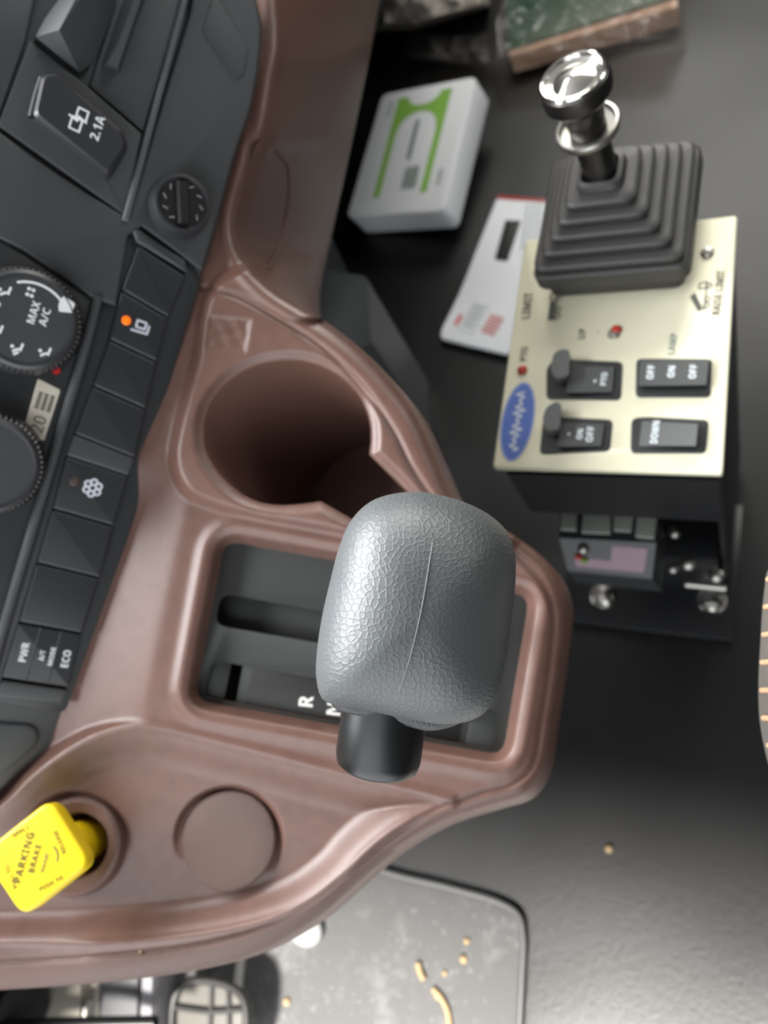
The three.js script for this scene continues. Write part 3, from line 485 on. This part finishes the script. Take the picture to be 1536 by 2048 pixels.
// ---------- control stand with cream plate ----------
{
  const f = HOR(PLATE_Y), base = onY(1320, 1200, 0);
  const t = thing('control_box', 'black floor-mounted control stand with a cream switch plate and small display', 'control box', base);
  const hole = (q) => [q, 6];
  const sw = { a: [[1112, 712], [1140, 718], [1246, 722], [1242, 800], [1092, 798], [1092, 735]], b: [[1272, 716], [1425, 716], [1422, 794], [1270, 794]], c: [[1085, 838], [1112, 832], [1226, 838], [1220, 902], [1078, 908]], d: [[1262, 836], [1290, 832], [1418, 838], [1412, 906], [1260, 906]] };
  const plate = part(t, 'top_plate', slab(f, [[1050, 480], [1475, 430], [1446, 948], [985, 935]], 0, 0.005, { b: 0.0012, seg: 3, r: 8, holes: Object.values(sw).map((q) => [q, 12]) }), mat.cream, 'cream metal switch plate');
  const F = (x, z, y) => { const p = onY(...x, PLATE_Y); return V3(p.x, y, p.z); };
  // housing under the plate, side sheet to the floor, foot
  const cr = [[1050, 480], [1475, 430], [1446, 948], [985, 935]].map(([x, y]) => onY(x, y, PLATE_Y)), cen = cr.reduce((s, p) => s.add(p), V3(0, 0, 0)).multiplyScalar(0.25), ins = (p, k) => cen.clone().lerp(p, k);
  part(t, 'housing', hull(cr.flatMap((p) => { const q = ins(p, 0.95); return [V3(q.x, PLATE_Y - 0.0205, q.z), V3(q.x, PLATE_Y - 0.09, q.z)]; })), mat.blackMetal);
  part(t, 'housing_rim', slab(f, [[1062, 492], [1464, 444], [1436, 934], [1000, 924]], -0.0052, 0.016, { b: 0.0005, holes: [[[[1090, 520], [1440, 480], [1412, 905], [1032, 895]], 0]] }), mat.blackMetal);
  const bR = onY(1425, 1205, 0), bL = onY(1210, 1195, 0);
  const xr = cr[2].x - 0.004, zf = cr[2].z - 0.02, foot = 0.006;
  part(t, 'side_sheet', box(xr - 0.003, PLATE_Y / 2, zf - 0.075, 0.006, PLATE_Y - 0.02, 0.13), mat.blackMetal);
  part(t, 'back_sheet', box((xr + cr[3].x) / 2 + 0.02, PLATE_Y / 2, zf - 0.1, xr - cr[3].x - 0.04, PLATE_Y - 0.02, 0.006), mat.blackMetal);
  part(t, 'foot_plate', box((bL.x + bR.x) / 2 - 0.01, foot / 2, (bL.z + zf) / 2 - 0.03, bR.x - bL.x + 0.06, foot, bL.z - zf + 0.12), mat.blackMetal);
  part(t, 'gusset', hull([V3(cr[3].x + 0.01, PLATE_Y - 0.03, zf - 0.02), V3(cr[3].x + 0.01, PLATE_Y - 0.03, zf - 0.024), V3(bL.x - 0.01, 0.1, zf - 0.02), V3(bL.x - 0.01, 0.1, zf - 0.024), V3(bL.x + 0.02, PLATE_Y - 0.03, zf - 0.02), V3(bL.x + 0.02, PLATE_Y - 0.03, zf - 0.024)]), mat.blackMetal);
  for (const b of [bL, bR]) { const g = new THREE.LatheGeometry([[0.013, 0], [0.013, 0.002], [0.0105, 0.0022], [0.0102, 0.008], [0.0085, 0.0102], [0, 0.0108]].map(([r, y]) => new THREE.Vector2(Math.max(r, 1e-5), y)), 24); g.translate(b.x, foot, b.z); part(t, 'bolt', crease(g, 0.5), mat.chrome, 'shiny bolt head'); }
  for (const [x, y, h, r] of [[1378, 1125, 0.09, 0.0075], [1434, 1150, 0.06, 0.0075], [1350, 1065, 0.13, 0.005], [1347, 1136, 0.1, 0.005], [1405, 1001, 0.2, 0.004], [1318, 952, 0.29, 0.005]]) { const p = onY(x, y, h), g = new THREE.SphereGeometry(r, 16, 10); g.scale(1, 0.8, 1); g.translate(p.x, p.y, p.z); part(t, 'fastener', g, mat.steel, 'small shiny fastener'); }
  { const a = onY(1372, 1168, 0.05), b = onY(1452, 1176, 0.05); part(t, 'fastener', rod(a, b, 0.0035, 12), mat.steel); }
  { const p = onY(1385, 1120, 0.03); part(t, 'relay', box(p.x, 0.05, p.z, 0.05, 0.09, 0.04), mat.blackMetal); }
  // display meter
  const top = [[1120, 1018], [1316, 1024], [1312, 1086], [1118, 1076]].map(([x, y]) => onY(x, y, 0.205)), low = [[1136, 1142], [1304, 1158]].map(([x, y]) => onY(x, y, 0.182)), bot = [[1160, 1150], [1340, 1196]].map(([x, y]) => onY(x, y, 0.165));
  const disp = part(t, 'display', hull([...top, ...low, ...top.slice(0, 2).map((p) => V3(p.x, 0.14, p.z)), V3(low[0].x, 0.15, low[0].z), V3(low[1].x + 0.004, 0.15, low[1].z)]), mat.dashDark, 'small dark display unit');
  const fd = frameOf(top[2].clone().sub(low[0]).cross(low[1].clone().sub(low[0])).normalize().multiplyScalar(top[2].clone().sub(low[0]).cross(low[1].clone().sub(low[0])).y > 0 ? 1 : -1), low[0]);
  part(disp, 'display_window', slab(fd, [[1148, 1086], [1296, 1096], [1288, 1146], [1150, 1134]], 0.0006, 0.0008, { b: 0.0002, r: 4 }), mat.smoke, 'dull pink display window');
  for (const [x, y, m] of [[1167, 1097, mat.steel], [1157, 1113, mat.red], [1169, 1120, M('#6f8f2c', 0.4)]]) { const p = P(fd, x, y, 0.001), g = new THREE.SphereGeometry(m === mat.steel ? 0.0046 : 0.0028, 14, 10); g.translate(p.x, p.y, p.z); part(disp, 'indicator', g, m); }
  for (const q of [[[1122, 1021], [1154, 1022], [1152, 1060], [1120, 1058]], [[1166, 1018], [1222, 1020], [1220, 1066], [1162, 1064]], [[1228, 1022], [1268, 1024], [1262, 1062], [1226, 1060]], [[1274, 1026], [1314, 1028], [1308, 1076], [1270, 1072]]]) part(disp, 'terminal', slab(HOR(0.205), q, 0.0035, 0.004, { b: 0.0006, r: 3 }), M('#8a8d85', 0.45));
  // switches
  const body = (q) => part(t, 'switch', slab(f, q, 0.001, 0.02, { b: 0.0012, seg: 3, r: 12 }), mat.switchBody, 'black rocker switch');
  const A = body(sw.a), B = body(sw.b), C = body(sw.c), D = body(sw.d);
  const wedge = (pts, lo) => hull(pts.flatMap(([x, y, h]) => [P(f, x, y, h), P(f, x, y, lo)]), 0.5);
  part(A, 'rocker', wedge([[1142, 732, 0.006], [1228, 734, 0.003], [1224, 784, 0.003], [1132, 786, 0.006]], 0.0005), mat.rocker);
  part(A, 'paddle', hull(rounded([[1108, 704], [1128, 697], [1140, 702], [1138, 752], [1112, 758], [1100, 735]], 10).flatMap(([x, y]) => [P(f, x, y, 0.016), P(f, x + 2, y + 12, 0.001)]), 0.5), mat.rocker, 'grey finger paddle');
  part(C, 'rocker', wedge([[1122, 846, 0.006], [1208, 848, 0.003], [1202, 892, 0.003], [1114, 894, 0.006]], 0.0005), mat.rocker);
  part(C, 'paddle', hull(rounded([[1092, 814], [1112, 803], [1122, 808], [1120, 858], [1096, 862], [1084, 842]], 10).flatMap(([x, y]) => [P(f, x, y, 0.016), P(f, x + 2, y + 12, 0.001)]), 0.5), mat.rocker, 'grey finger paddle');
  part(B, 'rocker', wedge([[1280, 721, 0.006], [1418, 720, 0.006], [1412, 770, 0.006], [1276, 772, 0.006]], 0.0005), mat.rocker);
  part(D, 'rocker', wedge([[1284, 842, 0.001], [1396, 848, 0.0075], [1392, 892, 0.0075], [1278, 892, 0.001]], 0.0002), mat.rocker);
  const word = (p, s, c, w, h, y, col = '#dfe7ea', d = 0.8, to) => print(p, 'lettering', f, y, c, to ?? [c[0] + 4, c[1] - 30], w, h, text(s, col, d), { label: 'printed lettering', cw: 128 });
  word(A, 'PTO', [1208, 758], 40, 18, 0.0045); word(A, '+', [1190, 762], 18, 18, 0.005);
  word(B, 'OFF', [1301, 744], 36, 20, 0.0063); word(B, 'ON', [1343, 743], 32, 20, 0.0063); word(B, 'OFF', [1386, 743], 34, 20, 0.0063);
  word(C, 'OFF', [1180, 868], 38, 22, 0.0042); word(C, 'ON', [1160, 868], 34, 18, 0.0049); word(C, '+', [1138, 868], 20, 18, 0.0056);
  word(D, 'DOWN', [1310, 864], 48, 22, 0.0036);
  // screws, lamps and print on the plate
  for (const [x, y, r, m] of [[1090, 530, 0.0042, mat.steel], [1415, 505, 0.0042, mat.steel], [1228, 668, 0.0042, mat.steel]]) { const g = turned(f, x, y, 0, [[r, -0.001], [r, 0.0008], [r * 0.8, 0.002], [0, 0.0024]], 20); const s = part(plate, 'screw', g, m, 'round screw head'); }
  for (const [x, y] of [[1045, 741], [1233, 661]]) part(plate, 'lamp', turned(f, x, y, 0, [[0.0034, -0.001], [0.0034, 0.0015], [0.002, 0.003], [0, 0.0034]], 20), mat.red, 'small red indicator lamp');
  const dk = '#38362f', up = (c, k = 1) => [c[0] + 5, c[1] - 40];
  word(plate, 'LIMIT', [1054, 612], 96, 22, 0.0003, dk, 0.9); word(plate, 'RAISE LIMIT', [1437, 585], 92, 22, 0.0003, dk, 0.8); word(plate, 'LAMP', [1345, 688], 46, 20, 0.0003, '#6d7a74', 0.8); word(plate, 'PTO', [1048, 708], 38, 20, 0.0003, dk, 0.8);
  word(plate, 'UP', [1164, 668], 34, 22, 0.0003, dk, 0.8); word(plate, '-', [1194, 664], 16, 14, 0.0003, dk, 0.9);
  const tipper = (c, flip) => print(plate, 'symbol', f, 0.0003, c, up(c), 64, 36, (g, w, h) => { g.strokeStyle = g.fillStyle = '#55564e'; g.lineWidth = w * 0.035; g.beginPath(); g.moveTo(w * 0.06, h * 0.75); g.lineTo(w * 0.94, h * 0.75); g.moveTo(w * 0.74, h * 0.72); g.lineTo(w * 0.74, h * 0.4); g.lineTo(w * 0.9, h * 0.42); g.lineTo(w * 0.94, h * 0.72); g.stroke(); g.beginPath(); if (flip) { g.moveTo(w * 0.1, h * 0.7); g.lineTo(w * 0.62, h * 0.25); g.lineTo(w * 0.5, h * 0.06); g.lineTo(w * 0.02, h * 0.5); } else { g.rect(w * 0.08, h * 0.42, w * 0.6, h * 0.26); } g.closePath(); g.fill(); for (const x of [0.2, 0.4, 0.82]) { g.beginPath(); g.arc(w * x, h * 0.84, w * 0.07, 0, 7); g.stroke(); } }, { cw: 128 });
  tipper([1102, 614], false); tipper([1400, 592], true);
  const lg = print(plate, 'emblem', f, 0.0003, [1035, 842], [1042, 800], 162, 62, (g, w, h) => { g.fillStyle = '#4a66ae'; g.beginPath(); g.ellipse(w / 2, h / 2, w * 0.48, h * 0.46, 0, 0, 7); g.fill(); g.strokeStyle = '#8f9dc6'; g.lineWidth = h * 0.05; g.stroke(); g.strokeStyle = '#b9bfca'; g.lineWidth = h * 0.07; g.beginPath(); for (let i = 0; i <= 60; i++) { const x = w * (0.14 + 0.72 * i / 60), y = h * (0.5 + 0.16 * Math.sin(i * 0.95) * (0.6 + 0.4 * Math.cos(i * 0.31))); i ? g.lineTo(x, y) : g.moveTo(x, y); } g.stroke(); }, { label: 'blue oval emblem with pale script' });
}
// ---------- joystick on the plate ----------
{
  const b = onY(1245, 478, PLATE_Y), t = thing('joystick', 'chrome-topped joystick with a stepped black rubber boot on the cream plate', 'joystick', b);
  const ring = (h, y, r = 0.007, dx = 0) => { const out = [], k = rounded([[-h, -h], [h, -h], [h, h], [-h, h]], Math.min(r, h * 0.6), 5); for (const [x, z] of [...k, k[0]]) out.push(V3(b.x + x + dx, PLATE_Y + y, b.z + z)); return out; };
  const prof = [[0.044, 0.0003], [0.0445, 0.012], [0.046, 0.0135], [0.0485, 0.0145], [0.0492, 0.0165], [0.0492, 0.026], [0.0478, 0.0275], [0.044, 0.028]];
  for (let i = 0; i < 5; i++) { const h = 0.0462 - i * 0.0062, y = 0.0285 + i * 0.0068; prof.push([h - 0.001, y], [h + 0.0006, y + 0.0018], [h + 0.0006, y + 0.0042], [h - 0.001, y + 0.0056], [h - 0.007, y + 0.006]); }
  prof.push([0.0148, 0.0625], [0.0135, 0.066], [0.011, 0.067]);
  const rows = prof.map(([h, y], i) => ring(h, y, h < 0.02 ? h : 0.008, -0.0045 * Math.max(0, (y - 0.02) / 0.045))).reverse();
  part(t, 'boot', crease(grid(rows), 0.5), mat.rubber, 'stepped rubber boot');
  const g0 = V3(b.x - 0.0042, PLATE_Y + 0.06, b.z), ax = V3(-0.055, 1, 0.0).normalize(), q = new THREE.Quaternion().setFromUnitVectors(V3(0, 1, 0), ax);
  const lathe = (pf, n = 48) => { const g = new THREE.LatheGeometry(pf.map(([r, y]) => new THREE.Vector2(Math.max(r, 1e-5), y)), n); g.applyQuaternion(q); g.translate(g0.x, g0.y, g0.z); return crease(g, 0.5); };
  part(t, 'shaft', lathe([[0.0105, -0.004], [0.0105, 0.04]]), mat.darkSteel);
  part(t, 'ring', lathe([[0.0108, 0.034], [0.016, 0.0345], [0.0182, 0.037], [0.0188, 0.04], [0.0182, 0.0415], [0.0165, 0.0418], [0.0155, 0.039], [0.011, 0.0385]]), mat.steel, 'bright metal ring');
  const kn = part(t, 'knob', lathe([[0.0105, 0.036], [0.0112, 0.048], [0.0125, 0.056], [0.0175, 0.061], [0.0198, 0.0645], [0.0202, 0.07], [0.0195, 0.074], [0.0182, 0.0755]]), mat.darkSteel, 'dark metal knob');
  part(kn, 'cap', lathe([[0.0183, 0.0754], [0.0176, 0.0762], [0.0166, 0.0758], [0.0158, 0.0742], [0.012, 0.0732], [0.0085, 0.0745], [0.0045, 0.0758], [0, 0.0762]], 64), mat.chrome, 'dished chrome cap');
}

// ---------- loose things on the floor ----------
{
  const f = frameOf(ray(1783, 1454).negate(), onY(832, 300, 0.062)), q = [[766, 192], [954, 156], [889, 424], [695, 438]];
  const body = slab(f, q, 0, 0.042, { b: 0.0015, seg: 2, r: 14 }); body.computeBoundingBox(); const lift = body.boundingBox.min.y; body.translate(0, -lift, 0);
  const ff = frameOf(f.n, f.o.clone().add(V3(0, -lift, 0)));
  const t = thing('carton', 'small white cardboard carton with a lime green printed arch', 'box', V3(onY(832, 300, 0).x, 0, onY(832, 300, 0).z));
  part(t, 'body', body, mat.cardboard);
  print(t, 'artwork', ff, 0.0004, [826, 298], [800, 400], 236, 186, (g, w, h) => {
    g.fillStyle = '#86b84e'; g.fillRect(0, h * 0.2, w * 0.9, h * 0.66); g.globalCompositeOperation = 'destination-out';
    g.beginPath(); g.moveTo(w, h * 0.28); g.lineTo(w * 0.36, h * 0.28); g.quadraticCurveTo(w * 0.16, h * 0.3, w * 0.16, h * 0.53); g.quadraticCurveTo(w * 0.16, h * 0.76, w * 0.36, h * 0.78); g.lineTo(w, h * 0.78); g.fill(); g.beginPath(); g.ellipse(0, h * 0.53, w * 0.1, h * 0.2, 0, 0, 7); g.fill(); g.globalCompositeOperation = 'source-over';
    g.fillStyle = '#2f5e45'; for (let r = 0; r < 4; r++) for (let i = 0; i < 9; i++) g.fillRect(w * (0.66 + i * 0.022), h * (0.36 + r * 0.045), w * 0.015, h * 0.032);
    g.fillStyle = '#3c6b55'; for (let i = 0; i < 16; i++) g.fillRect(w * (0.24 + i * 0.022), h * (0.5 + (i % 3) * 0.006), w * 0.015, h * 0.05);
    g.fillStyle = '#aab3b0'; for (let i = 0; i < 7; i++) { g.fillRect(w * (0.72 + i * 0.02), h * 0.06, w * 0.012, h * 0.05); g.fillRect(w * (0.02 + i * 0.02), h * 0.92, w * 0.012, h * 0.04); }
  }, { label: 'green printed artwork', cw: 512 });
}
{
  const f = HOR(0.006), out = [...curve([[995, 392], [957, 488], [918, 587], [884, 655]], 8), [880, 676], [1016, 708], [1060, 600], [1110, 402]];
  const t = thing('blister_card', 'white blister pack card with a black window and red print', 'package', onY(990, 560, 0));
  const c = part(t, 'card', slab(f, out, 0, 0.0055, { b: 0.0012, r: 8 }), mat.white);
  part(t, 'edge_strip', slab(f, [[996, 390], [1112, 400], [1110, 406], [994, 397]], 0.0006, 0.004, { b: 0.0003 }), mat.red, 'dark red top edge');
  part(t, 'window', slab(f, [[1011, 440], [1042, 441], [1015, 522], [989, 518]], 0.0008, 0.002, { b: 0.0002, r: 3 }), mat.black, 'black window');
  print(t, 'print', f, 0.0006, [965, 640], [1000, 650], 120, 74, (g, w, h) => { g.fillStyle = '#d0463f'; g.fillRect(w * 0.1, h * 0.52, w * 0.06, h * 0.3); g.fillStyle = '#7f8f88'; for (let r = 0; r < 5; r++) { g.fillRect(w * 0.24, h * (0.2 + r * 0.13), w * 0.2, h * 0.03); } g.fillStyle = '#d98a86'; for (let r = 0; r < 6; r++) g.fillRect(w * (0.56 + 0.02 * (r % 2)), h * (0.3 + r * 0.09), w * 0.24, h * 0.05); g.strokeStyle = '#b5c0c4'; g.lineWidth = 2; g.strokeRect(w * 0.22, h * 0.12, w * 0.26, h * 0.78); }, { label: 'red and grey print' });
  print(t, 'print', f, 0.0006, [1062, 450], [1066, 420], 100, 40, (g, w, h) => { g.fillStyle = '#a9b4b8'; for (let r = 0; r < 3; r++) for (let i = 0; i < 12; i++) g.fillRect(w * (0.05 + i * 0.075), h * (0.2 + r * 0.25), w * 0.05, h * 0.1); });
}
{
  const f = HOR(0.03);
  const t = thing('book', 'dark green covered book with pale page edges inside a clear bag', 'book', onY(1180, 0, 0));
  part(t, 'pages', slab(f, [[1019, 112], [1356, 12], [1340, -110], [1010, -60]], -0.001, 0.028, { b: 0.0004 }), mat.paper, 'pale page edges');
  part(t, 'cover', slab(HOR(0.031), [[1016, 98], [1312, 4], [1356, -10], [1340, -112], [1008, -62]], 0.0015, 0.003, { b: 0.0006 }), mat.green);
  // clear bag: crumpled sheet over and around the book
  const crumple = (name, label, cat, x0, x1, y0, y1, hf, m, outline) => {
    const rows = []; for (let j = 0; j <= 44; j++) { const r = []; for (let i = 0; i <= 70; i++) { let x = lerp(x0, x1, i / 70), y = lerp(y0(x), y1(x), j / 44); const e = Math.min(i, 70 - i, j, 44 - j) / 6, k = Math.min(1, e); const p = onY(x, y, 0); const q = onY(x, y, 0.002 + k * hf(x, y, p)); r.push(q); } rows.push(r); }
    single(name, label, cat, grid(rows), m);
  };
  const na = lattice(40, 31), nb = lattice(90, 32);
  crumple('plastic_bag', 'clear crinkled plastic bag wrapped round the green book', 'bag', 815, 1372, (x) => x < 985 ? 66 : lerp(66, -40, Math.min(1, (x - 985) / 25)), (x) => x < 1000 ? lerp(118, 140, (x - 815) / 185) : lerp(140, 92, (x - 1000) / 372), (x, y) => 0.036 + 0.012 * (na(x / 700, y / 700) + 0.5 * nb(x / 700, y / 700)) - (x < 990 ? 0.024 : 0), mat.plastic);
  crumple('cloth_bag', 'grey crumpled cloth bag beside the brown dash wall', 'bag', 748, 980, () => -60, (x) => lerp(62, 4, Math.max(0, (x - 830) / 180)), (x, y) => 0.045 + 0.03 * na(x / 1600, y / 1600) + 0.006 * na(x / 600, y / 600), mat.bag);
}

// ---------- floor mat, crumbs, pedals, seat ----------
{
  const f = HOR(0.006), ol = [[470, 1560], [740, 1728], [1008, 1806], [1048, 1850], [1050, 1900], [1040, 2100], [420, 2140], [300, 1900]];
  const m = thing('floor_mat', 'grey woven driver floor mat with a raised rim', 'floor mat', onY(800, 1900, 0));
  part(m, 'pad', slab(f, ol, 0, 0.006, { b: 0.001, r: 20 }), mat.mat);
  part(m, 'rim', tube([[560, 1620], [740, 1732], [900, 1776], [1000, 1806], [1036, 1830], [1046, 1870], [1044, 1950], [1036, 2110]].map(([x, y]) => onY(x, y, 0.007)), 0.0032, 80), mat.matEdge, 'raised rim');
  const spots = [[934, 1882, 7], [928, 1918, 9], [878, 1990, 10], [890, 1946, 6], [575, 2003, 9], [1218, 1698, 9]];
  single('dry_stalk', 'short tan dry stalk lying on the grey floor mat', 'debris', tube([[836, 1926], [840, 1944], [848, 1960]].map(([x, y]) => onY(x, y, 0.009)), 0.0028, 12), mat.crumb);
  single('dry_stalk', 'long bent tan dry stalk lying on the grey floor mat', 'debris', tube([[866, 1978], [882, 1996], [894, 2020], [900, 2056]].map(([x, y]) => onY(x, y, 0.0088)), 0.0026, 20), mat.crumb);
  spots.forEach(([x, y, r], i) => { const on = x < 1050, h = on ? 0.006 : 0, p = onY(x, y, h), g = new THREE.IcosahedronGeometry(r * 0.00042, 1), ps = g.attributes.position; seed = 90 + i; for (let k = 0; k < ps.count; k++) ps.setY(k, ps.getY(k) * 0.5); g.translate(p.x, h + r * 0.0002, p.z); single('crumb', on ? 'tiny tan crumb lying on the grey floor mat' : 'tiny tan crumb lying on the bare vinyl floor', 'crumb', g, mat.crumb, on ? 'crumbs on the floor mat' : undefined); });
  { const p = P(K, 410, 1885, 0), x = consoleHeight(283, 1904), q = P(K, 283, 1902, x), g = new THREE.IcosahedronGeometry(0.0012, 1); g.translate(q.x, q.y + 0.0006, q.z); single('crumb', 'tiny tan crumb in the groove of the brown console rim', 'crumb', g, mat.crumb); }
}
{
  const t = thing('white_clip', 'white rounded plastic clip under the console edge on the mat', 'clip', onY(612, 1860, 0.006));
  const c = onY(612, 1858, 0.012), g = new THREE.SphereGeometry(0.017, 24, 16); g.scale(1.1, 0.42, 0.9); g.translate(c.x, 0.0135, c.z); part(t, 'head', g, M('#8c8c8c', 0.5));
  const s = new THREE.CylinderGeometry(0.008, 0.009, 0.04, 16); s.rotateZ(Math.PI / 2 + 0.1); s.translate(c.x - 0.02, 0.0145, c.z - 0.01); part(t, 'tail', s, M('#8c8c8c', 0.5));
}
{
  // brake pedal: dark rubber frame with light tread cells
  const y = 0.06, f = HOR(y), c = onY(412, 2040, y), t = thing('brake_pedal', 'black ribbed rubber pedal pad with pale worn cells', 'pedal', V3(c.x, y - 0.03, c.z));
  const ol = curve([[352, 1990], [372, 1966], [420, 1962], [466, 1976], [488, 2000], [492, 2060], [470, 2140], [350, 2140], [344, 2060]], 60, true);
  part(t, 'pad', slab(f, ol, -0.004, 0.012, { b: 0.002 }), M('#55534f', 0.5), 'pale pad face');
  part(t, 'pad_frame', tube(ol.map(([x, yy]) => onY(x, yy, y - 0.002)), 0.0042, 120, true), mat.rubberDark);
  for (const q of [[[350, 2014], [420, 2022], [490, 2018]], [[346, 2062], [420, 2068], [492, 2064]]]) part(t, 'rib', tube(q.map(([x, yy]) => onY(x, yy, y - 0.002)), 0.0028, 20), mat.rubberDark);
  for (const q of [[[424, 1964], [420, 2050], [412, 2140]], [[456, 1972], [458, 2050], [452, 2140]]]) part(t, 'rib', tube(q.map(([x, yy]) => onY(x, yy, y - 0.002)), 0.0022, 20), mat.rubberDark);
  part(t, 'arm', tube([onY(356, 2044, y - 0.012), onY(330, 2046, y - 0.012), onY(322, 2052, y - 0.012)], 0.007, 30), mat.blackMetal);
}
{
  const y = 0.1, t = thing('pedal_bracket', 'bright metal and grey pedal bracket below the console edge', 'bracket', onY(200, 2030, 0));
  const pl = (name, q, h, m, label, th = 0.01) => part(t, name, slab(HOR(h), q, 0, th, { b: 0.001, r: 6 }), m, label);
  pl('base_plate', [[20, 1900], [318, 1900], [306, 2140], [20, 2140]], 0.05, mat.dash, undefined, 0.05);
  pl('bright_plate', [[72, 1900], [160, 1900], [158, 2140], [70, 2140]], 0.1, M('#8f8a7f', 0.5, { metalness: 0.3 }), 'bright metal plate', 0.05);
  pl('bright_plate', [[162, 1900], [196, 1900], [184, 2140], [150, 2140]], 0.085, M('#bdb8ae', 0.35, { metalness: 0.5 }), 'bright metal plate', 0.035);
  pl('grey_cover', [[202, 1900], [276, 1900], [270, 2140], [190, 2140]], 0.08, M('#4c4c4e', 0.5), 'grey cover', 0.03);
  pl('strip', [[286, 1900], [304, 1900], [300, 2140], [276, 2140]], 0.085, M('#7b797d', 0.5), 'pale strip', 0.035);
  part(t, 'bushing', rod(onY(48, 2016, 0.12), onY(46, 2020, 0.05), 0.022, 32), mat.black);
  part(t, 'crossbar', tube([onY(-20, 2052, 0.13), onY(150, 2049, 0.13), onY(312, 2046, 0.11)], 0.006, 20), mat.blackMetal);
  part(t, 'rod', rod(onY(176, 2000, 0.095), onY(166, 2070, 0.095), 0.005, 16), mat.steel);
  single('floor_strip', 'thin pale trim strip on the floor beside the pedal', 'strip', slab(HOR(0.012), [[474, 1900], [486, 1900], [476, 1990], [464, 1986]], 0, 0.012, { b: 0.001 }), M('#b8b5ae', 0.5));
}
{
  const y = 0.4, t = thing('seat_armrest', 'grey-beige fabric seat armrest with tan edge stitching', 'armrest', onY(1640, 1320, 0));
  const e = [[1534, 1120], [1527, 1180], [1522, 1260], [1518, 1340], [1520, 1420], [1530, 1480], [1545, 1540]];
  const pts = curve(e, 30).map(([x, yy]) => onY(x, yy, y));
  const ring = []; for (let k = 0; k <= 14; k++) { const a = k / 14, r = []; const ctr = V3(pts[15].x + 0.2, 0, pts[15].z + 0.01); for (const p of [...pts, ...[0.1, 0.25, 0.4].map((d) => V3(pts[30].x + d, 0, pts[30].z + 0.004)), ...[0.4, 0.25, 0.1].map((d) => V3(pts[0].x + d, 0, pts[0].z - 0.004)), pts[0]]) { const ph = -Math.PI / 2 + Math.PI * a, inn = 0.02 * (1 - Math.pow(Math.cos(ph), 0.5)), d = ctr.clone().sub(p); d.y = 0; const dl = d.length(); r.push(V3(p.x + d.x / dl * (a === 0 || a === 1 ? dl : inn), y - 0.025 + 0.03 * Math.sin(ph), p.z + d.z / dl * (a === 0 || a === 1 ? dl : inn))); } ring.push(r); }
  const cg = grid(ring); planarUV(cg, FLOOR); part(t, 'armrest', cg, mat.seat);
  part(t, 'pedestal', box(pts[15].x + 0.3, (y - 0.06) / 2 + 0.001, pts[15].z + 0.02, 0.14, y - 0.06, 0.06), mat.shellDark);
  for (let i = 2; i < 29; i += 4) { const p = pts[i]; part(t, 'stitch', rod(V3(p.x + 0.0012, y - 0.008, p.z), V3(p.x + 0.0062, y + 0.0025, p.z + 0.001), 0.0012, 8), mat.stitch, 'tan stitch'); }
}
scene.traverse((o) => { if (o.isMesh) o.castShadow = o.receiveShadow = true; });
renderer.render(scene, camera);
